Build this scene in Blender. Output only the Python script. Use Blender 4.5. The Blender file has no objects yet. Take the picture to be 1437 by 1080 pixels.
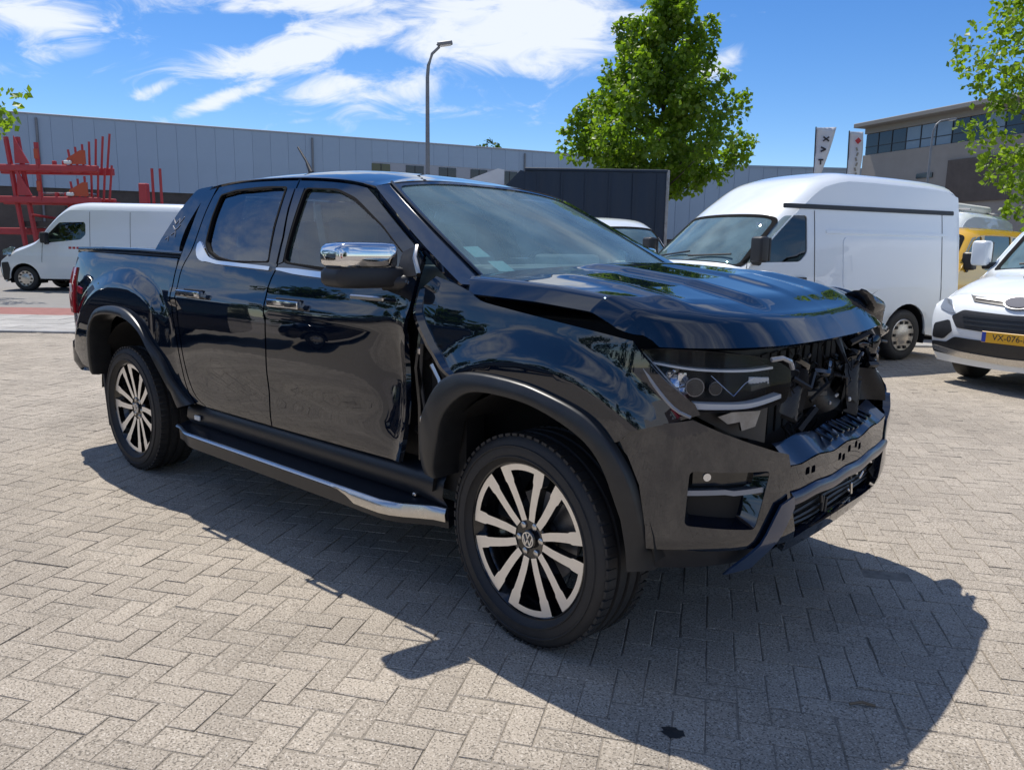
import bpy, bmesh, math, random
import numpy as np
from mathutils import Vector, Matrix
from mathutils.geometry import delaunay_2d_cdt
R = math.radians
random.seed(7); rng = np.random.default_rng(7)
C = bpy.context.scene.collection
scene = bpy.context.scene

# ------------------------------------------------------------------ camera
CAM = Vector((4.9925, -2.9757, 1.4344))
RGT = Vector((.74898, .66240, .01601)); UPV = Vector((-.12699, .11978, .98465)); FWD = Vector((-.65031, .73951, -.17383))
cam_d = bpy.data.cameras.new('camera'); cam = bpy.data.objects.new('camera', cam_d); C.objects.link(cam)
cam.matrix_world = Matrix(((RGT.x, UPV.x, -FWD.x, CAM.x), (RGT.y, UPV.y, -FWD.y, CAM.y), (RGT.z, UPV.z, -FWD.z, CAM.z), (0, 0, 0, 1)))
cam_d.sensor_width = 36; cam_d.lens = 27.49; cam_d.clip_end = 2000; cam_d.clip_start = .05
scene.camera = cam
# frame of the yard: r to the right of the view, d away from the camera, on the ground
FH = Vector((-.66036, .75095, 0)); RH = Vector((.75095, .66036, 0)); YAW = math.atan2(RH.y, RH.x)
def V(r, d, z=0.):
    p = CAM + RH*r + FH*d; return Vector((p.x, p.y, z))

# ------------------------------------------------------------------ world, sun, exposure
w = bpy.data.worlds.new('World'); scene.world = w; w.use_nodes = True
nt = w.node_tree; N = nt.nodes; L = nt.links
for n in list(N): N.remove(n)
def nd(t, **kw):
    n = N.new(t)
    for k, v in kw.items():
        if k[0] == 'i' and k[1:].isdigit(): n.inputs[int(k[1:])].default_value = v
        else: setattr(n, k, v)
    return n
def mth(op, a, b=None, c=None, clamp=False):
    n = N.new('ShaderNodeMath'); n.operation = op; n.use_clamp = clamp
    for i, v in enumerate((a, b, c)):
        if v is None: continue
        if isinstance(v, (int, float)): n.inputs[i].default_value = v
        else: L.new(v, n.inputs[i])
    return n.outputs[0]
SUN_EL, SUN_AZ = R(64), Vector((-.455, .16, 0)).normalized()
sky = nd('ShaderNodeTexSky', sky_type='NISHITA', sun_disc=False, sun_elevation=SUN_EL, sun_rotation=math.atan2(SUN_AZ.x, SUN_AZ.y), altitude=1200, air_density=1.0, dust_density=.15, ozone_density=4.0)
hs = nd('ShaderNodeHueSaturation', i0=.507, i1=1.26, i2=.80, i3=1.0); L.new(sky.outputs[0], hs.inputs[4])
tc = nd('ShaderNodeTexCoord')
def dot(v):
    n = nd('ShaderNodeVectorMath', operation='DOT_PRODUCT'); L.new(tc.outputs['Generated'], n.inputs[0]); n.inputs[1].default_value = v; return n.outputs['Value']
f_, r_, z_ = dot(FH), dot(RH), dot((0, 0, 1))
front = mth('GREATER_THAN', f_, .05); fs = mth('MAXIMUM', f_, .05)
X = mth('DIVIDE', r_, fs); Yv = mth('DIVIDE', z_, fs)
# cloud banks by bearing and height: (x, y, half length, half width, slope, weight)
BANKS = [(0., .262, .15, .058, .05, 1.0), (-.02, .232, .09, .032, 0, .55), (-.255, .232, .16, .030, .22, .8), (-.36, .172, .075, .012, .35, .8), (-.185, .186, .14, .03, .12, .62),
         (-.58, .262, .10, .032, .0, .8), (-.54, .226, .08, .02, .2, .6), (.245, .222, .05, .016, .5, .55), (-.075, .161, .12, .013, .05, .42), (-.44, .182, .032, .011, .4, .7), (-.27, .288, .2, .022, .0, .75), (-.26, .148, .05, .006, .15, .4)]
tot = None
for (bx, by, hl, hw, sl, wt) in BANKS:
    dx = mth('SUBTRACT', X, bx); dy = mth('SUBTRACT', Yv, by)
    cs, sn = math.cos(math.atan(sl)), math.sin(math.atan(sl))
    u = mth('DIVIDE', mth('ADD', mth('MULTIPLY', dx, cs), mth('MULTIPLY', dy, sn)), hl)
    v = mth('DIVIDE', mth('SUBTRACT', mth('MULTIPLY', dy, cs), mth('MULTIPLY', dx, sn)), hw)
    e = mth('MULTIPLY', mth('EXPONENT', mth('MULTIPLY', mth('ADD', mth('MULTIPLY', u, u), mth('MULTIPLY', v, v)), -1.0)), wt)
    tot = e if tot is None else mth('MAXIMUM', tot, e)
tot = mth('MULTIPLY', tot, front)
# the rest of the sky: scattered streaky cloud on a flat layer
den = mth('ADD', mth('MAXIMUM', z_, 0.), .16)
cx = nd('ShaderNodeCombineXYZ'); L.new(mth('DIVIDE', r_, den), cx.inputs[0]); L.new(mth('MULTIPLY', mth('DIVIDE', f_, den), 2.0), cx.inputs[1])
n1 = nd('ShaderNodeTexNoise'); L.new(cx.outputs[0], n1.inputs[0])
n1.inputs['Scale'].default_value = 1.1; n1.inputs['Detail'].default_value = 7; n1.inputs['Roughness'].default_value = .6; n1.inputs['Distortion'].default_value = .6
n2 = nd('ShaderNodeTexNoise'); cx2 = nd('ShaderNodeCombineXYZ')
L.new(mth('ADD', mth('MULTIPLY', X, 1.0), mth('MULTIPLY', Yv, .8)), cx2.inputs[0]); L.new(mth('SUBTRACT', mth('MULTIPLY', Yv, 2.6), mth('MULTIPLY', X, .35)), cx2.inputs[1])
L.new(cx2.outputs[0], n2.inputs[0]); n2.inputs['Scale'].default_value = 9; n2.inputs['Detail'].default_value = 9; n2.inputs['Roughness'].default_value = .62; n2.inputs['Distortion'].default_value = .9
dv = mth('SUBTRACT', mth('ADD', tot, mth('MULTIPLY', mth('SUBTRACT', n2.outputs[0], .5), 1.7)), .25)
mr = nd('ShaderNodeMapRange', interpolation_type='SMOOTHSTEP'); L.new(dv, mr.inputs[0]); mr.inputs[1].default_value = -.04; mr.inputs[2].default_value = .50
near = mth('MULTIPLY', mr.outputs[0], mth('GREATER_THAN', tot, .02))
mr2 = nd('ShaderNodeMapRange', interpolation_type='SMOOTHSTEP'); L.new(n1.outputs[0], mr2.inputs[0]); mr2.inputs[1].default_value = .43; mr2.inputs[2].default_value = .68
ahead = nd('ShaderNodeMapRange', interpolation_type='SMOOTHSTEP'); L.new(f_, ahead.inputs[0]); ahead.inputs[1].default_value = .45; ahead.inputs[2].default_value = .75; ahead.inputs[3].default_value = 1; ahead.inputs[4].default_value = 0
rest = mth('MULTIPLY', mth('MULTIPLY', mr2.outputs[0], .8), mth('MAXIMUM', ahead.outputs[0], mth('GREATER_THAN', z_, .40)))
dens = mth('MULTIPLY', mth('MAXIMUM', near, rest), .93, clamp=True)
mix = nd('ShaderNodeMix', data_type='RGBA'); L.new(dens, mix.inputs[0]); L.new(hs.outputs[0], mix.inputs[6]); mix.inputs[7].default_value = (5.3, 5.6, 6.0, 1)
bg = nd('ShaderNodeBackground'); L.new(mix.outputs[2], bg.inputs[0]); bg.inputs[1].default_value = .138
wo = nd('ShaderNodeOutputWorld'); L.new(bg.outputs[0], wo.inputs[0])

sl = bpy.data.lights.new('sun', 'SUN'); sl.energy = 3.9; sl.angle = R(.53); sl.color = (1, .95, .87)
so = bpy.data.objects.new('sun', sl); C.objects.link(so)
sd = Vector((SUN_AZ.x*math.cos(SUN_EL), SUN_AZ.y*math.cos(SUN_EL), math.sin(SUN_EL)))
so.rotation_euler = sd.to_track_quat('Z', 'Y').to_euler(); so.location = (0, 0, 40)
vs = scene.view_settings; vs.view_transform = 'Standard'; vs.look = 'None'; vs.exposure = .34; vs.gamma = 1; vs.use_curve_mapping = False
scene.cycles.max_bounces = 8; scene.cycles.transparent_max_bounces = 16; scene.cycles.caustics_reflective = False; scene.cycles.caustics_refractive = False

# ------------------------------------------------------------------ materials
def mat(name, col, rough=.5, metal=0., coat=0., spec=.5, noise=None, bump=None, trans=0., emit=None, vary=0., sheen=0.):
    """noise=(scale, amount, second colour); bump=(scale, strength); vary = brightness spread between pieces"""
    m = bpy.data.materials.new(name); m.use_nodes = True; t = m.node_tree; p = t.nodes['Principled BSDF']
    p.inputs['Base Color'].default_value = (*col, 1); p.inputs['Roughness'].default_value = rough; p.inputs['Metallic'].default_value = metal
    p.inputs['Coat Weight'].default_value = coat; p.inputs['Coat Roughness'].default_value = .03; p.inputs['Specular IOR Level'].default_value = spec
    if trans: p.inputs['Transmission Weight'].default_value = trans
    tcn = t.nodes.new('ShaderNodeTexCoord'); src = None
    if noise:
        nz = t.nodes.new('ShaderNodeTexNoise'); nz.inputs['Scale'].default_value = noise[0]; nz.inputs['Detail'].default_value = 6; nz.inputs['Roughness'].default_value = .65
        t.links.new(tcn.outputs['Object'], nz.inputs[0])
        rp = t.nodes.new('ShaderNodeMapRange'); t.links.new(nz.outputs[0], rp.inputs[0]); rp.inputs[1].default_value = .38; rp.inputs[2].default_value = .66; rp.inputs[4].default_value = noise[1]
        mx = t.nodes.new('ShaderNodeMix'); mx.data_type = 'RGBA'; t.links.new(rp.outputs[0], mx.inputs[0]); mx.inputs[6].default_value = (*col, 1); mx.inputs[7].default_value = (*noise[2], 1)
        src = mx.outputs[2]; t.links.new(src, p.inputs['Base Color'])
        rr = t.nodes.new('ShaderNodeMapRange'); t.links.new(nz.outputs[0], rr.inputs[0]); rr.inputs[3].default_value = max(.02, rough*.8); rr.inputs[4].default_value = min(1, rough*1.25)
        t.links.new(rr.outputs[0], p.inputs['Roughness'])
    if vary:
        oi = t.nodes.new('ShaderNodeObjectInfo'); ge = t.nodes.new('ShaderNodeNewGeometry')
        a = t.nodes.new('ShaderNodeMath'); a.operation = 'ADD'; t.links.new(oi.outputs['Random'], a.inputs[0]); t.links.new(ge.outputs['Random Per Island'], a.inputs[1])
        fr_ = t.nodes.new('ShaderNodeMath'); fr_.operation = 'FRACT'; t.links.new(a.outputs[0], fr_.inputs[0])
        mp = t.nodes.new('ShaderNodeMapRange'); t.links.new(fr_.outputs[0], mp.inputs[0]); mp.inputs[3].default_value = 1-vary; mp.inputs[4].default_value = 1+vary
        mm = t.nodes.new('ShaderNodeMix'); mm.data_type = 'RGBA'; mm.blend_type = 'MULTIPLY'; mm.inputs[0].default_value = 1
        if src is not None: t.links.new(src, mm.inputs[6])
        else: mm.inputs[6].default_value = (*col, 1)
        t.links.new(mp.outputs[0], mm.inputs[7]); t.links.new(mm.outputs[2], p.inputs['Base Color'])
    if bump:
        bz = t.nodes.new('ShaderNodeTexNoise'); bz.inputs['Scale'].default_value = bump[0]; bz.inputs['Detail'].default_value = 4; t.links.new(tcn.outputs['Object'], bz.inputs[0])
        bp = t.nodes.new('ShaderNodeBump'); bp.inputs['Strength'].default_value = bump[1]; bp.inputs['Distance'].default_value = .01; t.links.new(bz.outputs[0], bp.inputs['Height']); t.links.new(bp.outputs[0], p.inputs['Normal'])
    if emit: p.inputs['Emission Color'].default_value = (*emit[0], 1); p.inputs['Emission Strength'].default_value = emit[1]
    return m
def glass(name, tint, rough=.0, extra=.0, ior=1.52, k=1., haze_and_dust=0.):
    """thin pane: tinted see-through mixed with a mirror by Fresnel"""
    m = bpy.data.materials.new(name); m.use_nodes = True; t = m.node_tree; t.nodes.clear()
    o = t.nodes.new('ShaderNodeOutputMaterial'); tr = t.nodes.new('ShaderNodeBsdfTransparent'); tr.inputs[0].default_value = (*tint, 1)
    g = t.nodes.new('ShaderNodeBsdfGlossy'); g.inputs['Roughness'].default_value = rough
    f = t.nodes.new('ShaderNodeFresnel'); f.inputs[0].default_value = ior
    a = t.nodes.new('ShaderNodeMath'); a.operation = 'MULTIPLY_ADD'; a.inputs[1].default_value = k; a.inputs[2].default_value = extra; a.use_clamp = True; t.links.new(f.outputs[0], a.inputs[0])
    mx = t.nodes.new('ShaderNodeMixShader'); t.links.new(a.outputs[0], mx.inputs[0]); 
    src = tr.outputs[0]
    if haze_and_dust:   # teal diffuse film that brightens the pane; haze put into its colour
        df = t.nodes.new('ShaderNodeBsdfDiffuse'); df.inputs[0].default_value = (.42, .66, .72, 1); md = t.nodes.new('ShaderNodeMixShader')
        tcn = t.nodes.new('ShaderNodeTexCoord'); nz = t.nodes.new('ShaderNodeTexNoise'); nz.inputs['Scale'].default_value = 4; nz.inputs['Detail'].default_value = 6; t.links.new(tcn.outputs['Object'], nz.inputs[0])
        rp = t.nodes.new('ShaderNodeMapRange'); rp.inputs[1].default_value = .3; rp.inputs[2].default_value = .7; rp.inputs[3].default_value = haze_and_dust*.7; rp.inputs[4].default_value = haze_and_dust*1.3; t.links.new(nz.outputs[0], rp.inputs[0]); t.links.new(rp.outputs[0], md.inputs[0])
        t.links.new(tr.outputs[0], md.inputs[1]); t.links.new(df.outputs[0], md.inputs[2]); src = md.outputs[0]
    t.links.new(src, mx.inputs[1]); t.links.new(g.outputs[0], mx.inputs[2]); t.links.new(mx.outputs[0], o.inputs[0])
    return m
def leaf_mat(name, c1, c2, tr):
    m = bpy.data.materials.new(name); m.use_nodes = True; t = m.node_tree; t.nodes.clear()
    o = t.nodes.new('ShaderNodeOutputMaterial'); ge = t.nodes.new('ShaderNodeNewGeometry')
    nz = t.nodes.new('ShaderNodeTexNoise'); tcn = t.nodes.new('ShaderNodeTexCoord'); nz.inputs['Scale'].default_value = .9; t.links.new(tcn.outputs['Object'], nz.inputs[0])
    ad = t.nodes.new('ShaderNodeMath'); ad.operation = 'MULTIPLY_ADD'; t.links.new(ge.outputs['Random Per Island'], ad.inputs[0]); ad.inputs[1].default_value = .55; 
    sb = t.nodes.new('ShaderNodeMapRange'); t.links.new(nz.outputs[0], sb.inputs[0]); sb.inputs[1].default_value = .35; sb.inputs[2].default_value = .65; sb.inputs[4].default_value = .45
    t.links.new(sb.outputs[0], ad.inputs[2])
    mx = t.nodes.new('ShaderNodeMix'); mx.data_type = 'RGBA'; t.links.new(ad.outputs[0], mx.inputs[0]); mx.inputs[6].default_value = (*c1, 1); mx.inputs[7].default_value = (*c2, 1)
    p = t.nodes.new('ShaderNodeBsdfPrincipled'); p.inputs['Roughness'].default_value = .45; t.links.new(mx.outputs[2], p.inputs['Base Color'])
    tl = t.nodes.new('ShaderNodeBsdfTranslucent'); mu = t.nodes.new('ShaderNodeMix'); mu.data_type = 'RGBA'; mu.blend_type = 'MULTIPLY'; mu.inputs[0].default_value = 1; t.links.new(mx.outputs[2], mu.inputs[6]); mu.inputs[7].default_value = (*tr, 1); t.links.new(mu.outputs[2], tl.inputs[0])
    ms = t.nodes.new('ShaderNodeMixShader'); ms.inputs[0].default_value = .48; t.links.new(p.outputs[0], ms.inputs[1]); t.links.new(tl.outputs[0], ms.inputs[2]); t.links.new(ms.outputs[0], o.inputs[0])
    return m
M = {}
def brick_mat(name, c1, c2, speck, vary=.13):
    """paver concrete: tone differs brick to brick, fine pale and dark aggregate, soft dirt patches"""
    m = mat(name, c1, .85, spec=.25, vary=vary, noise=(1.3, .75, c2)); t = m.node_tree; p = t.nodes['Principled BSDF']
    src = p.inputs['Base Color'].links[0].from_socket; ge = t.nodes.new('ShaderNodeNewGeometry')
    for (sc, lo, hi, cc) in ((130, .55, .68, speck[0]), (150, .53, .64, speck[1]), (60, .60, .72, (.20, .175, .14))):
        nz = t.nodes.new('ShaderNodeTexNoise'); nz.inputs['Scale'].default_value = sc; nz.inputs['Detail'].default_value = 2; t.links.new(ge.outputs['Position'], nz.inputs[0])
        rp = t.nodes.new('ShaderNodeMapRange'); rp.inputs[1].default_value = lo; rp.inputs[2].default_value = hi; rp.inputs[4].default_value = .8; t.links.new(nz.outputs[0], rp.inputs[0])
        mx = t.nodes.new('ShaderNodeMix'); mx.data_type = 'RGBA'; t.links.new(rp.outputs[0], mx.inputs[0]); t.links.new(src, mx.inputs[6]); mx.inputs[7].default_value = (*cc, 1); src = mx.outputs[2]
    # big soft stains over the whole yard
    nz = t.nodes.new('ShaderNodeTexNoise'); nz.inputs['Scale'].default_value = .8; nz.inputs['Detail'].default_value = 5; t.links.new(ge.outputs['Position'], nz.inputs[0])
    rp = t.nodes.new('ShaderNodeMapRange'); rp.inputs[1].default_value = .3; rp.inputs[2].default_value = .7; rp.inputs[3].default_value = .80; rp.inputs[4].default_value = 1.14; t.links.new(nz.outputs[0], rp.inputs[0])
    mm = t.nodes.new('ShaderNodeMix'); mm.data_type = 'RGBA'; mm.blend_type = 'MULTIPLY'; mm.inputs[0].default_value = 1; t.links.new(src, mm.inputs[6]); t.links.new(rp.outputs[0], mm.inputs[7]); t.links.new(mm.outputs[2], p.inputs['Base Color'])
    nb = t.nodes.new('ShaderNodeTexNoise'); nb.inputs['Scale'].default_value = 160; t.links.new(ge.outputs['Position'], nb.inputs[0])
    bp = t.nodes.new('ShaderNodeBump'); bp.inputs['Strength'].default_value = .35; bp.inputs['Distance'].default_value = .004; t.links.new(nb.outputs[0], bp.inputs['Height']); t.links.new(bp.outputs[0], p.inputs['Normal'])
    return m
M['brick'] = brick_mat('paver', (.405, .352, .285), (.335, .290, .235), ((.62, .56, .48), (.085, .075, .06)), vary=.09)
M['joint'] = mat('joint_sand', (.27, .235, .19), .95, noise=(25, .8, (.15, .13, .10)))
M['road'] = mat('road_asphalt', (.21, .20, .185), .9, noise=(3, .7, (.27, .255, .24)))
M['palepave'] = mat('pale_paving', (.40, .385, .36), .9, noise=(2, .7, (.30, .29, .27)), vary=.08)
M['redpave'] = mat('red_paving', (.30, .12, .10), .9, noise=(5, .7, (.22, .10, .085)), vary=.1)
M['kerb'] = mat('kerb_concrete', (.36, .36, .36), .9, noise=(8, .6, (.27, .27, .26)), vary=.06)
def paint(name, col, flake=.0, rough=.12, haze_and_dust=.25, spec=.35):
    m = mat(name, col, rough, coat=1., spec=spec); t = m.node_tree; p = t.nodes['Principled BSDF']
    tcn = t.nodes.new('ShaderNodeTexCoord'); nz = t.nodes.new('ShaderNodeTexNoise'); nz.inputs['Scale'].default_value = 5; nz.inputs['Detail'].default_value = 8; nz.inputs['Roughness'].default_value = .7; t.links.new(tcn.outputs['Object'], nz.inputs[0])
    rp = t.nodes.new('ShaderNodeMapRange'); rp.inputs[1].default_value = .45; rp.inputs[2].default_value = .8; rp.inputs[3].default_value = .015; rp.inputs[4].default_value = .015+haze_and_dust*.25; t.links.new(nz.outputs[0], rp.inputs[0]); t.links.new(rp.outputs[0], p.inputs['Coat Roughness'])
    w2 = t.nodes.new('ShaderNodeTexNoise'); w2.inputs['Scale'].default_value = 3.5; w2.inputs['Detail'].default_value = 2; t.links.new(tcn.outputs['Object'], w2.inputs[0])
    bp = t.nodes.new('ShaderNodeBump'); bp.inputs['Strength'].default_value = .06; bp.inputs['Distance'].default_value = .02; t.links.new(w2.outputs[0], bp.inputs['Height']); t.links.new(bp.outputs[0], p.inputs['Coat Normal'])
    return m
M['black'] = paint('black_paint', (.0025, .006, .014), rough=.4, haze_and_dust=.10, spec=0.); M['black'].node_tree.nodes['Principled BSDF'].inputs['Coat IOR'].default_value = 1.82
M['white'] = paint('white_paint', (.80, .84, .86), rough=.3)
M['yellow'] = paint('yellow_paint', (.75, .42, .03), rough=.3)
M['redpaint'] = paint('red_paint', (.42, .02, .02), rough=.3)
M['silverp'] = paint('grey_paint', (.25, .26, .28), rough=.3)
M['plast'] = mat('black_plastic', (.018, .018, .02), .45, noise=(30, .5, (.03, .03, .032)))
M['flare'] = mat('arch_plastic', (.016, .017, .019), .36, noise=(14, .7, (.026, .027, .028)))
M['step'] = mat('step_black', (.005, .008, .014), .34, noise=(10, .5, (.010, .013, .018)))
M['seal'] = mat('rubber_seal', (.010, .010, .011), .9, spec=.12)
M['dark'] = mat('dark_void', (.006, .006, .007), .7)
M['rubber'] = mat('tyre_rubber', (.018, .018, .019), .62, noise=(20, .6, (.035, .033, .031)), bump=(60, .15))
M['chrome'] = mat('chrome', (.78, .78, .78), .06, 1., noise=(20, .2, (.6, .6, .6)))
M['alu'] = mat('brushed_aluminium', (.62, .60, .57), .28, 1., noise=(30, .5, (.5, .48, .46)))
M['mach'] = mat('machined_alloy', (.90, .87, .82), .33, .75, noise=(25, .4, (.8, .77, .72)))
M['rimblk'] = mat('gloss_black_rim', (.006, .006, .007), .15, coat=.6)
M['steel'] = mat('steel_part', (.32, .32, .33), .4, .8, noise=(12, .6, (.16, .14, .12)))
M['ws'] = glass('windscreen_glass', (.86, .98, .96), extra=.02, k=.8, haze_and_dust=.19)
M['tint'] = glass('tinted_glass', (.34, .40, .41), extra=.09, k=1.3)
M['sideg'] = glass('side_glass', (.74, .86, .82), extra=.05, k=1.3)
M['lens'] = glass('lamp_glass', (.95, .97, 1.), extra=.0, k=.3)
M['drl'] = mat('daylight_strip', (.66, .66, .64), .3)
M['reflector'] = mat('lamp_reflector', (.7, .72, .75), .12, .9)
M['seat'] = mat('seat_cloth', (.42, .49, .50), .8, noise=(40, .5, (.48, .55, .56)))
M['dash'] = mat('dash_top', (.40, .46, .42), .7, noise=(60, .5, (.46, .52, .47)))
M['redlens'] = mat('red_lens', (.5, .01, .02), .12, coat=1.)
M['sticker'] = mat('mint_sticker', (.42, .80, .72), .5, noise=(60, .5, (.6, .9, .85)))
M['label'] = mat('white_label', (.75, .75, .72), .5)
M['radiator'] = mat('radiator', (.03, .03, .032), .5, .5)
M['vanglass'] = glass('van_glass', (.30, .36, .36), extra=.06)
M['vanws'] = glass('van_windscreen', (.82, .97, .92), extra=.06, k=.9, haze_and_dust=.24)
M['clad'] = mat('grey_cladding', (.36, .45, .55), .5, noise=(.6, .5, (.33, .41, .50)), vary=.03, spec=.3)
M['clad2'] = mat('pale_cladding', (.36, .37, .40), .5, vary=.04)
M['plinth'] = mat('brown_plinth', (.085, .07, .06), .8, noise=(2, .7, (.06, .05, .045)))
M['winblk'] = mat('dark_window', (.012, .016, .022), .08, spec=.7)
M['winpale'] = mat('pale_window', (.16, .22, .28), .15, noise=(1, .5, (.22, .28, .33)))  # pale blue-grey pane
M['wingreen'] = mat('greenish_window', (.10, .10, .045), .2)  # even dull yellow-green pane
M['office'] = mat('office_render', (.33, .29, .25), .85, noise=(.6, .6, (.28, .245, .21)))
M['office2'] = mat('office_brown', (.13, .10, .08), .85, noise=(1, .5, (.075, .06, .05)))
M['roofslab'] = mat('roof_slab', (.27, .25, .225), .8)
M['rackred'] = mat('rack_red', (.46, .045, .05), .5, noise=(3, .6, (.34, .04, .04)))
M['rackor'] = mat('rack_orange', (.50, .075, .025), .5, noise=(3, .6, (.45, .09, .03)))
M['navy'] = mat('navy_tarpaulin', (.004, .018, .042), .5, noise=(1.2, .6, (.007, .024, .052)), bump=(2.5, .35))
M['tarp'] = mat('pale_deflector', (.70, .72, .74), .5, noise=(3, .5, (.6, .61, .62)))
M['pole'] = mat('galvanised_pole', (.22, .225, .235), .5, .3, noise=(5, .5, (.17, .17, .175)))
M['flagw'] = mat('flag_white', (.62, .62, .66), .8)
M['ink'] = mat('dark_ink', (.03, .03, .04), .7)
M['redink'] = mat('red_ink', (.45, .04, .05), .7)
M['plate'] = mat('yellow_plate', (.78, .42, .02), .4)
M['blue'] = mat('plate_blue', (.02, .06, .4), .4)
M['bark'] = mat('bark', (.10, .08, .06), .9, noise=(8, .8, (.06, .05, .04)), bump=(12, .6))
M['leafA'] = leaf_mat('plane_leaf', (.075, .14, .015), (.225, .31, .028), (1.7, 1.9, .7))
M['leafB'] = leaf_mat('bright_leaf', (.080, .145, .015), (.24, .32, .03), (1.7, 1.9, .7))
M['leafC'] = leaf_mat('dark_leaf', (.03, .06, .012), (.07, .11, .02), (1.3, 1.5, .7))
M['concrete'] = mat('wall_concrete', (.30, .29, .27), .85, noise=(1, .6, (.24, .23, .21)))
M['whitewall'] = mat('white_wall', (.62, .62, .60), .8)
M['stain'] = mat('oil_stain', (.03, .03, .03), .5)
M['wood'] = mat('twig', (.20, .15, .10), .9)

# ------------------------------------------------------------------ object helpers
def tag(o, label=None, cat=None, group=None, kind=None):
    for k, v in (('label', label), ('category', cat), ('group', group), ('kind', kind)):
        if v: o[k] = v
    return o
def thing(name, label, cat, loc=(0, 0, 0), rz=0., group=None):
    o = bpy.data.objects.new(name, None); C.objects.link(o); o.location = loc; o.rotation_euler = (0, 0, rz); o.empty_display_size = .3
    return tag(o, label, cat, group)
def link(name, me, m, parent=None):
    if not isinstance(m, (list, tuple)): m = [m]
    if not me.materials:
        for x in m: me.materials.append(x)
    o = bpy.data.objects.new(name, me); C.objects.link(o)
    if parent is not None: o.parent = parent
    return o
def share(name, src, parent, loc=None, rot=None, scale=None):
    o = bpy.data.objects.new(name, src.data); C.objects.link(o); o.parent = parent
    o.location = loc if loc is not None else src.location
    o.rotation_euler = rot if rot is not None else src.rotation_euler
    if scale: o.scale = scale
    return o
def raw(name, vs, fs, m, parent=None, smooth=False):
    me = bpy.data.meshes.new(name); me.from_pydata([tuple(v) for v in vs], [], fs); me.update()
    if smooth: me.polygons.foreach_set('use_smooth', [True]*len(me.polygons))
    return link(name, me, m, parent)
def from_bm(name, bm, m, parent=None, smooth=False, auto=None):
    bmesh.ops.recalc_face_normals(bm, faces=bm.faces)
    me = bpy.data.meshes.new(name); bm.to_mesh(me); bm.free()
    if smooth or auto: me.polygons.foreach_set('use_smooth', [True]*len(me.polygons))
    if auto: me.set_sharp_from_angle(angle=R(auto))
    return link(name, me, m, parent)
def bm_box(bm, c, s, bev=0., seg=1, rot=None):
    r = bmesh.ops.create_cube(bm, size=1); vs = r['verts']
    for v in vs: v.co = Vector((v.co.x*s[0], v.co.y*s[1], v.co.z*s[2]))
    if bev > 0:
        es = list({e for v in vs for e in v.link_edges}); rr = bmesh.ops.bevel(bm, geom=es, offset=bev, segments=seg, affect='EDGES', profile=.6)
        vs = list({v for f in rr['faces'] for v in f.verts} | {v for v in vs if v.is_valid})
    for v in vs:
        if rot is not None: v.co = rot @ v.co
        v.co += Vector(c)
    return vs
def box(name, c, s, m, parent=None, bev=0., seg=2, rot=None):
    bm = bmesh.new(); bm_box(bm, c, s, bev, seg, rot)
    return from_bm(name, bm, m, parent, auto=35 if bev else None)
def loft(name, rows, m, parent=None, cu=False, cv=False, smooth=True, cap=False, auto=None):
    n, k = len(rows), len(rows[0]); vs = [p for r in rows for p in r]; fs = []
    for i in range(n if cv else n-1):
        for j in range(k if cu else k-1):
            a, b = i, (i+1) % n; fs.append((a*k+j, a*k+(j+1) % k, b*k+(j+1) % k, b*k+j))
    if cap: fs.append(tuple(range(k))[::-1]); fs.append(tuple((n-1)*k+j for j in range(k)))
    bm = bmesh.new(); bv = [bm.verts.new(p) for p in vs]
    for f in fs:
        try: bm.faces.new([bv[i] for i in f])
        except ValueError: pass
    return from_bm(name, bm, m, parent, smooth=smooth, auto=auto)
def cr(pts, step=.03, closed=False, n=None):
    """Catmull-Rom through points, resampled"""
    P = [np.array(p, float) for p in pts]; out = []; k = len(P)
    for i in range(k if closed else k-1):
        p1, p2 = P[i], P[(i+1) % k]
        p0 = P[(i-1) % k] if closed or i > 0 else 2*p1-p2
        p3 = P[(i+2) % k] if closed or i < k-2 else 2*p2-p1
        m_ = n or max(1, int(np.linalg.norm(p2-p1)/step+.999))
        for s in range(m_):
            t = s/m_; out.append(.5*((2*p1)+(-p0+p2)*t+(2*p0-5*p1+4*p2-p3)*t*t+(-p0+3*p1-3*p2+p3)*t**3))
    if not closed: out.append(P[-1])
    return out
def lin(pts, step=.05, closed=True):
    out = []; k = len(pts)
    for i in range(k if closed else k-1):
        a, b = np.array(pts[i], float), np.array(pts[(i+1) % k], float); m_ = max(1, int(np.linalg.norm(b-a)/step+.999))
        out += [a+(b-a)*s/m_ for s in range(m_)]
    if not closed: out.append(np.array(pts[-1], float))
    return out
def rnd(pts, r, n=4):
    """round the corners of a closed 2D outline"""
    out = []; k = len(pts)
    for i in range(k):
        a, b, c = (np.array(pts[(i+j) % k], float) for j in (-1, 0, 1)); la, lc = np.linalg.norm(a-b), np.linalg.norm(c-b)
        q = min(r, la*.45, lc*.45); s, e = b+(a-b)*q/la, b+(c-b)*q/lc
        for t in np.linspace(0, 1, n+1): out.append((1-t)**2*s+2*t*(1-t)*b+t*t*e)
    return out
def tube(name, pts, r, m, parent=None, seg=8, radii=None, cap=True):
    P = [Vector(p) for p in pts]; rows = []; up = Vector((0, 0, 1))
    for i, p in enumerate(P):
        t = (P[min(i+1, len(P)-1)]-P[max(i-1, 0)]).normalized()
        a = t.cross(up if abs(t.dot(up)) < .95 else Vector((0, 1, 0))).normalized(); b = t.cross(a)
        q = radii[i] if radii else r
        rows.append([p+(a*math.cos(2*math.pi*k/seg)+b*math.sin(2*math.pi*k/seg))*q for k in range(seg)])
    return loft(name, rows, m, parent, cu=True, cap=cap, auto=50)
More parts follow.
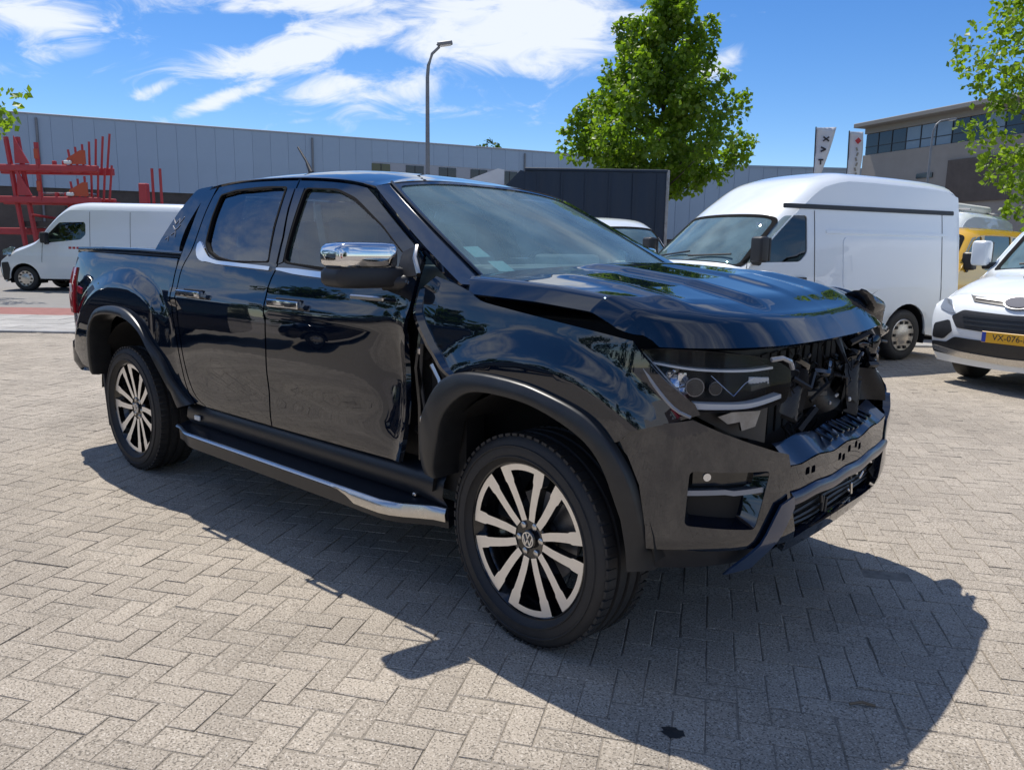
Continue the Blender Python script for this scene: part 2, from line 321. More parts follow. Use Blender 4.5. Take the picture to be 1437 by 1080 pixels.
def inside(pt, poly):
    x, y = pt; c = False; n = len(poly); j = n-1
    for i in range(n):
        xi, yi = poly[i][0], poly[i][1]; xj, yj = poly[j][0], poly[j][1]
        if (yi > y) != (yj > y) and x < (xj-xi)*(y-yi)/(yj-yi)+xi: c = not c
        j = i
    return c
def inside_np(pts, poly):
    x, y = pts[:, 0], pts[:, 1]; c = np.zeros(len(pts), bool); P = np.array(poly); n = len(P); j = n-1
    for i in range(n):
        xi, yi = P[i]; xj, yj = P[j]
        if yi != yj: c ^= ((yi > y) != (yj > y)) & (x < (xj-xi)*(y-yi)/(yj-yi)+xi)
        j = i
    return c
def panel(name, outline, fn, m, parent=None, holes=(), res=.05, thick=.012, off=0., out=None, rim=True):
    """a sheet cut to a 2D outline (with holes) on the surface fn(u, v), with a turned-in edge"""
    loops = [lin(outline, res)]+[lin(h, res) for h in holes]
    co, ed = [], []
    for lp in loops:
        s = len(co); co += [tuple(p) for p in lp]; ed += [(s+i, s+(i+1) % len(lp)) for i in range(len(lp))]
    A = np.array(loops[0]); lo, hi = A.min(0), A.max(0)
    gx = np.arange(lo[0]+res*.5, hi[0], res); gy = np.arange(lo[1]+res*.5, hi[1], res)
    if len(gx) and len(gy):
        g = np.stack(np.meshgrid(gx, gy), -1).reshape(-1, 2); ok = inside_np(g, loops[0])
        for h in loops[1:]: ok &= ~inside_np(g, h)
        g = g[ok]; B = np.concatenate([np.array(l) for l in loops])
        if len(g):
            d = np.sqrt(((g[:, None, :]-B[None])**2).sum(-1)).min(1); g = g[d > res*.45]; co += [tuple(p) for p in g]
    v2, _, f2, ov, _, _ = delaunay_2d_cdt([Vector(c) for c in co], ed, [], 0, 1e-6)
    P2 = np.array([tuple(v) for v in v2]); cen = np.array([P2[list(f)].mean(0) for f in f2]); keep = inside_np(cen, loops[0])
    for h in loops[1:]: keep &= ~inside_np(cen, h)
    F = [tuple(f) for f, k in zip(f2, keep) if k]
    # map
    e = 1e-3; V3, NN = [], []
    for (a, b) in P2:
        p = np.array(fn(a, b), float); du = np.array(fn(a+e, b), float)-np.array(fn(a-e, b), float); dv = np.array(fn(a, b+e), float)-np.array(fn(a, b-e), float)
        n_ = np.cross(du, dv); n_ /= (np.linalg.norm(n_)+1e-12); V3.append(p); NN.append(n_)
    V3, NN = np.array(V3), np.array(NN)
    if out is not None:
        s = np.sign((NN @ np.array(out, float)).sum()); NN *= s if s else 1
    V3 = V3+NN*off
    FF = []
    for f in F:
        n_ = np.cross(V3[f[1]]-V3[f[0]], V3[f[2]]-V3[f[0]]); FF.append(f if n_ @ NN[f[0]] >= 0 else f[::-1])
    vs, nn = [tuple(v) for v in V3], [tuple(n_) for n_ in NN]
    if rim and thick:
        ec = {}
        for f in FF:
            for i in range(3):
                a, b = f[i], f[(i+1) % 3]; ec[(a, b)] = 1
        bd = [(a, b) for (a, b) in ec if (b, a) not in ec]; mp = {}
        for (a, b) in bd:
            for q in (a, b):
                if q not in mp:
                    mp[q] = (len(vs), len(vs)+1); vs.append(tuple(V3[q])); vs.append(tuple(V3[q]-NN[q]*thick)); nn += [(0, 0, 0), (0, 0, 0)]
        for (a, b) in bd: FF.append((mp[b][0], mp[a][0], mp[a][1], mp[b][1]))
    me = bpy.data.meshes.new(name); me.from_pydata(vs, [], FF); me.update(); me.polygons.foreach_set('use_smooth', [True]*len(me.polygons))
    me.normals_split_custom_set_from_vertices(nn)
    return link(name, me, m, parent)
def spl(xs, ys):
    """monotone cubic"""
    xs, ys = np.array(xs, float), np.array(ys, float); h = np.diff(xs); d = np.diff(ys)/h; mm = np.zeros(len(xs)); mm[0], mm[-1] = d[0], d[-1]
    for i in range(1, len(xs)-1):
        if d[i-1]*d[i] > 0: w1, w2 = 2*h[i]+h[i-1], h[i]+2*h[i-1]; mm[i] = (w1+w2)/(w1/d[i-1]+w2/d[i])
    def f(x):
        x = min(max(x, xs[0]), xs[-1]); i = min(int(np.searchsorted(xs, x, 'right'))-1, len(xs)-2); t = (x-xs[i])/h[i]
        return (1+2*t)*(1-t)**2*ys[i]+t*(1-t)**2*h[i]*mm[i]+t*t*(3-2*t)*ys[i+1]+t*t*(t-1)*h[i]*mm[i+1]
    return f
def sst(a, b, x):
    t = min(max((x-a)/(b-a), 0), 1); return t*t*(3-2*t)
def ext(name, poly, fn, t, m, parent=None, auto=40):
    """closed plate: polygon in 2D, fn(u, v, w) with w 0..t"""
    bm = bmesh.new(); a = [bm.verts.new(fn(p[0], p[1], 0)) for p in poly]; b = [bm.verts.new(fn(p[0], p[1], t)) for p in poly]; n = len(poly)
    bm.faces.new(a); bm.faces.new(b[::-1])
    for i in range(n): bm.faces.new((a[i], b[i], b[(i+1) % n], a[(i+1) % n]))
    return from_bm(name, bm, m, parent, auto=auto)
def lathe(name, prof, m, parent=None, seg=48, axis='y'):
    """profile of (along axis, radius)"""
    rows = []
    for (a, r) in prof:
        rows.append([((r*math.cos(2*math.pi*k/seg), a, r*math.sin(2*math.pi*k/seg)) if axis == 'y' else (r*math.cos(2*math.pi*k/seg), r*math.sin(2*math.pi*k/seg), a)) for k in range(seg)])
    return loft(name, rows, m, parent, cu=True, auto=40)
def text_mesh(name, s, size, m, parent, mtx, ext_=.001):
    c = bpy.data.curves.new(name, 'FONT'); c.body = s; c.size = size; c.extrude = ext_; c.align_x = 'CENTER'; c.align_y = 'CENTER'; c.resolution_u = 3
    o = bpy.data.objects.new('tmp', c); C.objects.link(o); bpy.context.view_layer.update()
    me = bpy.data.meshes.new_from_object(o.evaluated_get(bpy.context.evaluated_depsgraph_get())); bpy.data.objects.remove(o); bpy.data.curves.remove(c)
    me.name = name; me.materials.clear(); me.transform(mtx); return link(name, me, m, parent)
# ------------------------------------------------------------------ ground
def strip(name, d0, d1, z, m, r0=-60, r1=60, thick=.05):
    o = raw(name, [V(r0, d0, z), V(r1, d0, z), V(r1, d1, z), V(r0, d1, z), V(r0, d0, z-thick), V(r1, d0, z-thick), V(r1, d1, z-thick), V(r0, d1, z-thick)],
            [(0, 1, 2, 3), (4, 5, 1, 0), (7, 3, 2, 6), (4, 0, 3, 7), (5, 6, 2, 1)], m); return tag(o, kind='structure')
o = raw('ground', [V(-400, -200, -.06), V(400, -200, -.06), V(400, 600, -.06), V(-400, 600, -.06)], [(0, 1, 2, 3)], M['road']); tag(o, kind='structure')
M['farbrick'] = brick_mat('paver_far', (.315, .27, .225), (.26, .225, .19), ((.5, .45, .4), (.11, .10, .09)), vary=.0)
yard = strip('paved_yard', -30, 12.1, -.0042, M['joint'], -40, 40)
for (r0, r1, d0, d1) in ((-40, -12.6, -30, 12.1), (15.4, 40, -30, 12.1), (-12.6, 15.4, -30, -1.3)):
    o = raw('paved_yard', [V(r0, d0, -.003), V(r1, d0, -.003), V(r1, d1, -.003), V(r0, d1, -.003)], [(0, 1, 2, 3)], M['farbrick'], yard)
strip('pavement', 12.25, 14.85, .012, M['palepave']); strip('cycle_path', 14.85, 16.5, .012, M['redpave']); strip('road', 16.5, 30, .0, M['road'])
# kerb stones along the yard edge
kerb = strip('kerb', 12.1, 12.25, -.02, M['joint'])
bm = bmesh.new(); bm_box(bm, (0, 0, 0), (.985, .13, .08), .008, 1); k0 = from_bm('kerb_stone', bm, M['kerb'], kerb)
for i in range(-12, 18):
    o = k0 if i == -12 else share('kerb_stone', k0, kerb)
    o.location = V(i*1.0, 12.175, -.012+random.uniform(-.003, .003)); o.rotation_euler = (0, 0, YAW)
# pavement slabs seen as rows: shallow joints as real slabs
pv = bpy.data.objects['pavement']; sv, sf = [], []
for i in range(-26, 36):
    for j in range(8):
        a, b = i*.45+.004, i*.45+.446; c, d = 12.27+j*.32, 12.27+j*.32+.31
        z = .022+random.uniform(-.003, .003); s = len(sv); sv += [V(a, c, z), V(b, c, z), V(b, d, z), V(a, d, z), V(a, c, .005), V(b, c, .005), V(b, d, .005), V(a, d, .005)]
        sf += [(s, s+1, s+2, s+3), (s+4, s+5, s+1, s), (s+4, s, s+3, s+7), (s+5, s+6, s+2, s+1)]
o = raw('slab_field', sv, sf, M['palepave'], pv); o['kind'] = 'stuff'
# herringbone pavers, 0.212 x 0.106, laid at 27 degrees to the truck
BW, BL, JT, ANG = .0985, .197, .0034, R(27.5)
ca, sa = math.cos(ANG), math.sin(ANG); BR_ = []
O0 = CAM + FH*3
for i in range(-205, 205):
    for j in range(-120, 120):
        # 90 degree herringbone: pairs on a lattice
        for k, (ox, oy, ang) in enumerate(((0., 0., 0.), (0., 1., 1.))):
            gx, gy = i, j
            bx = gx+gy*2.0; by = gx-gy*2.0
            if k == 0: cx_, cy_ = bx+1.0, by+.5
            else: cx_, cy_ = bx+.5, by+2.0
            x, y = cx_*BW, cy_*BW
            BR_.append((O0.x+x*ca-y*sa, O0.y+x*sa+y*ca, ang))
BR_ = np.array(BR_)
rel = BR_[:, :2]-np.array([CAM.x, CAM.y]); bd = rel @ np.array([FH.x, FH.y]); brr = rel @ np.array([RH.x, RH.y])
ok = (bd > -1.3) & (bd < 12.02) & (np.abs(brr-.4) < .74*np.maximum(bd, 0)+3.6) & (brr > -12.6) & (brr < 15.4)
BR_, bd, brr = BR_[ok], bd[ok], brr[ok]
def brick_geo(l, wd, seed):
    r = random.Random(seed); hx, hy = l/2-JT/2, wd/2-JT/2; cmf = .003
    j = lambda: r.uniform(-.0026, .0022)
    top = [(-hx+cmf+j(), -hy+cmf+j(), 0), (hx-cmf+j(), -hy+cmf+j(), 0), (hx-cmf+j(), hy-cmf+j(), 0), (-hx+cmf+j(), hy-cmf+j(), 0)]
    mid = [(-hx, -hy, -.0025), (hx, -hy, -.0025), (hx, hy, -.0025), (-hx, hy, -.0025)]; low = [(x, y, -.014) for x, y, _ in mid]
    fs = [(0, 1, 2, 3)]+[(4+i, 4+(i+1) % 4, (i+1) % 4, i) for i in range(4)]+[(8+i, 8+(i+1) % 4, 4+(i+1) % 4, 4+i) for i in range(4)]
    return top+mid+low, fs
protos = []
for s in range(6):
    v, f = brick_geo(BL, BW, s); me = bpy.data.meshes.new('brick'); me.from_pydata(v, [], f); me.materials.append(M['brick']); protos.append((me, np.array(v), f))
# the bricks that show largest: in frame, nearest
inf = (np.abs(brr/np.maximum(bd, .1)) < .64) & (bd > 1.95)
order = np.argsort(np.where(inf, bd, 99)); near_i = set(order[:300].tolist())
av, af, n = [], [], 0
for q in range(len(BR_)):
    x, y, a = BR_[q]; me, pv_, pf = protos[random.randrange(6)]; z = random.gauss(-.0012, .0009)
    tx, ty = random.gauss(0, .004), random.gauss(0, .004); rz = ANG+(math.pi/2 if a else 0)+random.gauss(0, .011); x += random.gauss(0, .0009); y += random.gauss(0, .0009)
    if q in near_i:
        o = bpy.data.objects.new('brick', me); C.objects.link(o); o.parent = yard; o.location = (x, y, z); o.rotation_euler = (tx, ty, rz)
    else:
        c, s = math.cos(rz), math.sin(rz); p = pv_.copy(); zz = p[:, 2]+z+p[:, 1]*tx-p[:, 0]*ty
        av.append(np.stack([x+p[:, 0]*c-p[:, 1]*s, y+p[:, 0]*s+p[:, 1]*c, zz], 1)); af += [tuple(i+n for i in f) for f in pf]; n += len(p)
me = bpy.data.meshes.new('brick_field'); me.from_pydata(np.concatenate(av).tolist(), [], af); o = link('brick_field', me, M['brick'], yard); o['kind'] = 'stuff'

# ------------------------------------------------------------------ buildings
def frame(name, label, cat, a, b, group=None):
    """thing standing on the line a->b (r, d); local x runs along it, local -y faces the camera side"""
    p, q = V(*a), V(*b); d = q-p; return thing(name, label, cat, p, math.atan2(d.y, d.x), group), d.length
wh, Lw = frame('warehouse', 'long grey clad warehouse with brown base behind the red racks', 'warehouse', (-47.1, 37.3), (9.0, 64.3))
box('wall', (Lw/2, 8.3, 4.22), (Lw, 16, 8.44), M['plinth'], wh)
npan = int(Lw/1.12)
p0 = box('wall_panel', (0, 0, 0), (1.114, .10, 4.1), M['clad'], wh, .012, 1)
for i in range(npan):
    o = p0 if i == 0 else share('wall_panel', p0, wh)
    short = (.66 < i/npan < .97); o.location = (.56+i*1.12, .24, 6.45)
    if short: o.scale = (1, 1, .36); o.location.z = 7.76
box('roof_edge', (Lw/2, .22, 8.52), (Lw+.1, .16, .10), M['clad2'], wh, .02, 1)
x0 = npan*1.12*.66
box('window_band', (x0+9, .26, 6.0), (18.2, .1, 2.1), M['clad2'], wh)
for i in range(7):
    cx_ = x0+1.4+i*2.45; f = box('window', (cx_, .19, 6.45), (1.3, .06, .95), M['wingreen' if i == 0 else 'winblk'], wh); box('window_frame', (cx_, .175, 6.45), (.06, .06, .95), M['plast'], f)
for i in range(4): tube('downpipe', [(6+i*15.7, .12, 0), (6+i*15.7, .12, 8.3)], .07, M['pole'], wh, 6)
for i in range(5): box('loading_door', (4+i*8.5, .24, 1.9), (3.6, .1, 3.8), M['office2'], wh, .02, 1)
gb, Lg = frame('factory_hall', 'flat grey factory hall between the plane tree and the office block', 'building', (11.5, 70), (31, 72))
box('wall', (Lg/2, 6.2, 4.3), (Lg, 12, 8.6), M['plinth'], gb)
p1 = box('wall_panel', (0, 0, 0), (1.28, .1, 6.4), M['clad'], gb, .012, 1)
for i in range(15):
    o = p1 if i == 0 else share('wall_panel', p1, gb); o.location = (.65+i*1.3, .14, 5.5)
box('roof_edge', (Lg/2, .12, 8.74), (Lg, .2, .14), M['clad'], gb)
box('white_panel', (.4, .05, 3.4), (.7, .12, 5.2), M['clad2'], gb)
ob, Lo = frame('office_block', 'brown office block with a flat overhanging roof and ribbon windows', 'building', (28.6, 67), (35.2, 47.5))
box('wall', (Lo/2, 6.1, 4.65), (Lo, 12, 9.3), M['office'], ob)
box('upper_wall', (Lo/2, 6.2, 10.15), (Lo-.3, 11.8, 1.7), M['office2'], ob)
box('roof', (Lo/2, 5.4, 11.62), (Lo+.5, 12.6, .34), M['roofslab'], ob, .04, 1); box('roof_fascia', (Lo/2, 6.1, 11.22), (Lo, 12, .45), M['roofslab'], ob)
box('roof_unit', (11.5, 5, 12.1), (12, 6, .55), M['roofslab'], ob, .05, 1)
for i in range(14):
    f = box('window', (.75+i*1.42, .27, 10.15), (1.34, .06, 1.62), M['winpale' if i in (3, 4, 5, 8) else 'winblk'], ob)
    box('mullion', (.75+i*1.42+.7, .24, 10.15), (.07, .08, 1.66), M['plast'], f); box('transom', (.75+i*1.42, .235, 9.95), (1.34, .05, .06), M['plast'], f)
box('recess_shade_slab', (11.3, .02, 6.6), (5.2, .14, 3.0), M['office2'], ob); box('small_window', (6.6, .05, 7.2), (1.5, .1, .35), M['winblk'], ob)  # dark slab on the wall; its colour stands in for a shaded recess

# ------------------------------------------------------------------ street furniture
def lamp(label, r, d, h, reach, group):
    t = thing('street_lamp', label, 'street lamp', V(r, d), YAW, group)
    tube('pole', [(0, 0, 0), (0, 0, 1.2), (0, 0, h-.9), (.03, 0, h-.55), (.14, 0, h-.22), (.36, 0, h-.02), (reach-.15, 0, h+.06)], .06, M['pole'], t, 10, radii=[.09, .085, .055, .05, .045, .042, .04])
    a = Matrix.Rotation(R(-8), 3, 'Y'); box('lamp_head', (reach+.08, 0, h+.08), (.46, .20, .11), M['pole'], t, .04, 3, a); box('lamp_glass', (reach+.1, 0, h+.025), (.32, .15, .03), M['label'], t, .01, 1, a)
lamp('tall grey street lamp rising behind the pickup roof', -2.72, 25, 7.35, .45, 'street lamps'); lamp('street lamp standing in front of the office block', 23.0, 45, 8.65, .9, 'street lamps')
def flag(label, r, d, h, marks, group):
    t = thing('beach_flag', label, 'flag', V(r, d), YAW, group)
    tube('pole', [(0, 0, 0), (.02, 0, h*.7), (-.03, 0, h)], .02, M['ink'], t, 6)
    rows = []
    for i in range(14):
        z = h-1.6*i/13-.02; wv = lambda x: .05*math.sin(i*.5+x*5); wd = .60-.42*(i/13) if marks == 'x' else .42
        rows.append([(x, wv(x), z+x*(.04-.15*i/13 if marks == 'x' else 0)) for x in np.linspace(.0, wd, 6)])
    f = loft('flag_cloth', rows, M['flagw'], t); f.modifiers.new('s', 'SOLIDIFY').thickness = .006
    if marks == 'x':
        bm = bmesh.new()
        for a in (35, -35): bm_box(bm, (.28, -.075, h-.36), (.22, .012, .045), rot=Matrix.Rotation(R(a), 3, 'Y'))
        bm_box(bm, (.22, -.075, h-.64), (.17, .012, .05), rot=Matrix.Rotation(R(25), 3, 'Y')); bm_box(bm, (.22, -.075, h-.70), (.17, .012, .05), rot=Matrix.Rotation(R(-25), 3, 'Y'))
        bm_box(bm, (.17, -.075, h-.98), (.15, .012, .045)); bm_box(bm, (.17, -.075, h-1.05), (.04, .012, .15)); from_bm('flag_mark', bm, M['ink'], t)['kind'] = 'stuff'
    else:
        bm = bmesh.new(); bm_box(bm, (.24, -.07, h-.3), (.14, .012, .14), rot=Matrix.Rotation(R(45), 3, 'Y')); from_bm('flag_mark', bm, M['redink'], t)
        bm = bmesh.new()
        for i in range(6): bm_box(bm, (.22+.03*(i % 2), -.07, h-.55-i*.15), (.05, .012, .11), rot=Matrix.Rotation(R(20 if i % 2 else -20), 3, 'Y'))
        from_bm('flag_lettering', bm, M['roofslab'], t)['kind'] = 'stuff'
flag('white beach flag with dark cross shaped letters above the tall white van', 9.22, 25, 5.2, 'x', 'beach flags'); flag('paler beach flag with faint upright lettering, nearer the office block', 10.25, 25, 5.1, 'y', 'beach flags')
# red steel racks before the warehouse
def rack(label, r, d, w_, levels, group):
    t = thing('steel_rack', label, 'steel rack', V(r, d), YAW, group)
    for x in (0, .48): tube('upright', [(x+.55, 0, 0), (x+.25, 0, 2.8), (x, 0, 5.5)], .11, M['rackred'], t, 6)
    for z in levels:
        box('beam', (w_/2-.5, -.15, z), (w_+1.0, .22, .27), M['rackred'], t, .03, 1); box('beam', (w_/2-.5, 1.1, z), (w_+1.0, .22, .30), M['rackred'], t, .03, 1)
        for x in (.3, .9, 1.7, 2.2, 2.9): tube('brace', [(x, -.05, z-.05), (x+.25, 1.15, z-.05)], .05, M['rackred'], t, 6)
        for x in (1.9, 2.3): box('rack_bracket', (x, .0, z+.22), (.12, .18, .18), M['rackred'], t, .02, 1)
        for i in range(7):
            x = w_-1.1+i*.19; tube('stake', [(x, -.1+.1*i, z), (x+.05*(i-2), -.1+.1*i, z+.75+.12*i)], .05, M['rackred'], t, 6)
        ext('gusset', [(w_-1.25, z+.17), (w_-.45, z+.17), (w_-.45, z+.72), (w_-.65, z+.72), (w_-1.2, z+.40)], lambda a, b, c: (a, -.24+c, b), .05, M['rackor'], t)
        ext('gusset', [(.42, z+.17), (1.0, z+.17), (.62, z+.9), (.45, z+1.25)], lambda a, b, c: (a, -.24+c, b), .06, M['rackred'], t)
        tube('stake', [(1.35, -.2, z), (1.33, -.2, z+1.0)], .1, M['rackred'], t, 6); box('clamp', (1.36, -.3, z+.55), (.16, .1, .4), M['rackor'], t, .02, 1)
        box('clamp', (2.6, -.28, z+.24), (.3, .12, .14), M['label'], t, .03, 1)
    for x in (.9, 2.2, 3.1): tube('rail', [(x, -.2, levels[0]-.6), (x+.5, 1.2, levels[0]-.75)], .06, M['rackred'], t, 6)
    box('beam', (w_/2-.5, .4, 1.75), (w_+.8, .2, .28), M['rackred'], t, .03, 1); box('stored_steel', (w_/2, .5, 2.05), (w_-.6, .8, .22), M['plinth'], t, .02, 1); box('stored_steel', (w_/2+.2, .5, 3.30), (w_-1.6, .5, .10), M['steel'], t, .02, 1)
    for x in (1.9, w_-.3, w_+.2): tube('upright', [(x, .9, 0), (x, .9, levels[0])], .1, M['rackred'], t, 6)
rack('tall red steel rack with orange gussets at the left edge', -20.75, 33, 3.75, (3.02, 4.28), 'red steel racks')
rack('red steel rack cut by the left edge of the picture', -26.6, 33.5, 3.75, (3.02, 4.28), 'red steel racks')
t = thing('rack_post_stand', 'low red post stand behind the white van near the pickup', 'steel rack', V(-15.5, 33), YAW)
box('base_beam', (.5, 0, 2.75), (2.2, .3, .35), M['rackred'], t, .03, 1); box('block_post', (.25, 0, 3.3), (.34, .3, .9), M['rackred'], t, .03, 1)
for x in (.62, .95): tube('post', [(x, 0, 2.6), (x, 0, 4.35)], .06, M['rackred'], t, 6)
for x in (-.3, 1.3): tube('leg', [(x, 0, 0), (x, 0, 2.7)], .09, M['rackred'], t, 6)

# ------------------------------------------------------------------ trees
def leaves(cs, per, size, squash=.8):
    """leaf faces scattered in clumps: cs = list of (centre, radius)"""
    vs, fs = [], []
    for (c, r) in cs:
        n = int(per*(r/.5)**2)
        dirs = rng.normal(size=(n, 3)); dirs /= np.linalg.norm(dirs, axis=1)[:, None]; rad = r*(rng.random(n)**.45); p = np.array(c)+dirs*rad[:, None]*np.array([1, 1, squash])
        a = rng.normal(size=(n, 3)); a[:, 2] -= .5; a /= np.linalg.norm(a, axis=1)[:, None]
        nn = dirs*.35+rng.normal(size=(n, 3))*.6; nn[:, 2] += .8; b = np.cross(nn, a); b /= np.linalg.norm(b, axis=1)[:, None]+1e-9; s = size*(.65+.7*rng.random(n))[:, None]
        up = np.cross(a, b)
        q = np.stack([p, p+a*s*.5+b*s*.45+up*s*.08, p+a*s*1.05, p+a*s*.5-b*s*.45+up*s*.08], 1); k = len(vs)*1
        vs.append(q.reshape(-1, 3))
    P = np.concatenate(vs); n = len(P)//4; f = np.arange(n*4).reshape(n, 4)
    return P, f.tolist()
def tree(name, label, loc, h, base, prof, spread, lm, per=70, size=.15, seed=1, group=None, nclump=95, lean=(0, 0)):
    """prof(t) = crown radius at height fraction t of the crown"""
    r = random.Random(seed); t = thing(name, label, 'tree', loc, 0, group)
    path = [(lean[0]*s*s, lean[1]*s*s, h*.93*s) for s in np.linspace(0, 1, 9)]
    tr = tube('trunk', path, .1, M['bark'], t, 9, radii=[spread*.06*(1-.9*s)+.012 for s in np.linspace(0, 1, 9)])
    cs = []
    for i in range(nclump):
        s = (i+.5)/nclump; s = s**1.15; a = i*2.39996+r.uniform(-.4, .4); z = base+(h-base)*s
        R0 = prof(s)*spread*(.80+.3*r.random()); inner = r.random() < .28; q = R0*(r.uniform(.2, .6) if inner else 1)
        cr_ = (.30+.32*r.random())*(.55+.6*prof(s))*max(1., spread/2.3); st = h*.93*min(.97, max(.12, (z-.35*q)/(h*.93)-.03)); tip = (lean[0]*s+q*math.cos(a), lean[1]*s+q*math.sin(a), z+r.uniform(-.15, .25))
        cs.append((tip, cr_))
        if not inner:
            sx = st/(h*.93); b0 = Vector((lean[0]*sx*sx, lean[1]*sx*sx, st)); b1 = Vector(tip); mid = b0.lerp(b1, .5)+Vector((0, 0, -.04*q+.1*r.random()))
            cs.append((tuple(b0.lerp(b1, .62)+Vector((0, 0, .1))), cr_*.75))
            if i % 2 == 0: tube('limb', [b0, mid, b1], .03, M['bark'], t, 5, radii=[.028*spread*.6, .018*spread*.5, .008], cap=False)
            for k in range(2):   # twig tufts sticking out of the outline
                e = b1+(b1-b0).normalized()*cr_*r.uniform(.5, 1.2)+Vector((r.uniform(-.2, .2), r.uniform(-.2, .2), r.uniform(-.05, .35))); cs.append((tuple(e), .16+.12*r.random()))
    P, f = leaves(cs, per, size); me = bpy.data.meshes.new('crown'); me.from_pydata(P.tolist(), [], f); link('crown', me, lm, t)
    return t
PR = spl([0, .09, .2, .33, .48, .67, .86, .95, 1], [.35, .78, 1.05, 1.0, .74, .52, .38, .2, .05])
tree('plane_tree', 'tall full plane tree behind the dark trailer', V(5.30, 29.5), 10.25, 3.6, PR, 2.68, M['leafA'], per=95, size=.18, seed=4, nclump=120)
PR2 = spl([0, .1, .3, .5, .75, .93, 1], [.4, .8, 1.0, .95, .75, .4, .1])
tree('plane_tree', 'bright green tree in front of the office block at the right edge', V(14.1, 20), 10.8, 2.3, PR2, 2.55, M['leafB'], per=80, size=.15, seed=9, nclump=95)
tree('plane_tree', 'tree outside the left edge with one twig reaching into view', V(-14.8, 18.6), 8.2, 2.6, PR2, 2.35, M['leafB'], per=45, size=.17, seed=15, nclump=70)
tree('distant_tree', 'small tree top showing above the warehouse roof', V(-2.7, 82), 11.9, 4, PR2, 2.2, M['leafC'], per=26, size=.34, seed=21, nclump=40)
# trees beside and behind the viewer: only mirrored in the paint and glass
cs = []; rb = random.Random(77)
for (r_0, d_0, h_) in ((-30, 2, 7), (-33, 8, 8), (-31, -5, 6.5), (-34, -11, 8), (-30, -18, 7), (-22, -24, 8), (-12, -27, 7), (15, -22, 8)):
    for k in range(60):
        z = rb.uniform(.4, h_); q = 3.2*math.sin(math.pi*min(1, .15+.85*z/h_))**.5; p = V(r_0+rb.uniform(-q, q), d_0+rb.uniform(-q, q), z); cs.append((tuple(p), rb.uniform(.5, .95)))
P, f = leaves(cs, 16, .42); me = bpy.data.meshes.new('tree_belt'); me.from_pydata(P.tolist(), [], f); o = link('tree_belt', me, M['leafC']); o['kind'] = 'stuff'
t = thing('white_hall', 'white hall with a dark gate outside the view, mirrored in chrome', 'building', V(8, -24), YAW)
box('wall', (0, -4, 3), (26, 8, 6), M['whitewall'], t); box('gate', (-4, .05, 2.0), (7, .2, 4.0), M['office2'], t); box('gate', (7, .05, 2.0), (5, .2, 4.0), M['winblk'], t)
# ------------------------------------------------------------------ the black pickup (x forward, y to its left, rear axle at x = 0)
T = thing('pickup_truck', 'black double cab pickup with a crushed open front, standing in the middle of the yard', 'pickup truck')
YP = spl([.25, .38, .45, .55, .70, .85, 1.0, 1.12, 1.20, 1.30, 1.36, 1.45, 1.60, 1.74, 1.82], [.82, .862, .888, .915, .938, .946, .945, .937, .923, .897, .874, .835, .758, .675, .62])
PXs = np.array([3.30, 3.45, 3.62, 3.70, 3.80, 3.88, 3.95, 4.00, 4.035, 4.055, 4.06]); PYs = np.array([.945, .943, .932, .915, .87, .80, .71, .60, .47, .25, 0])
_d = np.array(cr(np.stack([PXs, -PYs], 1), n=24)); _d = np.concatenate([_d, (_d*np.array([1, -1]))[::-1][1:]]); _s = np.concatenate([[0], np.cumsum(np.hypot(*np.diff(_d, axis=0).T))]); SL = _s[-1]
def plan(s):
    x, y = np.interp(s, _s, _d[:, 0]), np.interp(s, _s, _d[:, 1]); e = .02; dx, dy = np.interp(s+e, _s, _d[:, 0])-np.interp(s-e, _s, _d[:, 0]), np.interp(s+e, _s, _d[:, 1])-np.interp(s-e, _s, _d[:, 1]); l = math.hypot(dx, dy)+1e-9
    return x, y, dy/l, -dx/l
_half = len(_d)//2
def wfront(x): return 1.0 if x < 3.3 else float(np.interp(x, _d[:_half+1, 0], -_d[:_half+1, 1]))/.945
def halfw(x, z, dent=True):
    y = YP(z)*(wfront(x) if z < 1.25 else 1-(1-wfront(x))*max(0, 1-(z-1.25)*4))
    if x < -.45: y -= .035*((-.45-x)/.5)**2
    rf = math.hypot(x-3.27, (z-.39)*1.03); y += .030*(1-sst(.66, .80, rf))*sst(.40, .6, z)
    rr = math.hypot(x/1.13, z-.39); y += .034*(1-sst(.76, .89, rr))*(1-sst(.42, .68, x))*sst(.40, .6, z)
    # door creases: soft shoulder line and a scooped lower door
    if .6 < x < 2.72: y += .010*sst(1.085, 1.10, z)*(1-sst(1.12, 1.2, z)) - .014*math.exp(-((z-.70)/.11)**2)*sst(.75, 1.1, x)
    if dent and x > 1.9 and x < 2.8:   # pushed-in front edge of the front door
        y -= .042*math.exp(-((x-2.525)/.085)**2-((z-.90)/.17)**2)+.030*math.exp(-((x-2.56)/.30)**2-((z-.90)/.24)**2); y += .020*sst(2.55, 2.63, x)*math.exp(-((z-.86)/.2)**2)
    return y
def side(x, z): return (x, -halfw(x, z), z)
def sideL(x, z): return (x, halfw(x, z, False), z)
def lean(z): return -.02*sst(.95, 1.15, z)-.05*(1-sst(.36, .52, z))
def fr(s, z, o=0.):
    x, y, nx, ny = plan(s); o += lean(z)
    if s > SL*.62: o += .035*sst(SL*.62, SL*.8, s)+.012*math.sin(z*31+s*17)*sst(SL*.66, SL*.8, s)
    return (x+nx*o, y+ny*o, z)
def frd(o): return lambda s, z: fr(s, z, o)
BK = M['black']
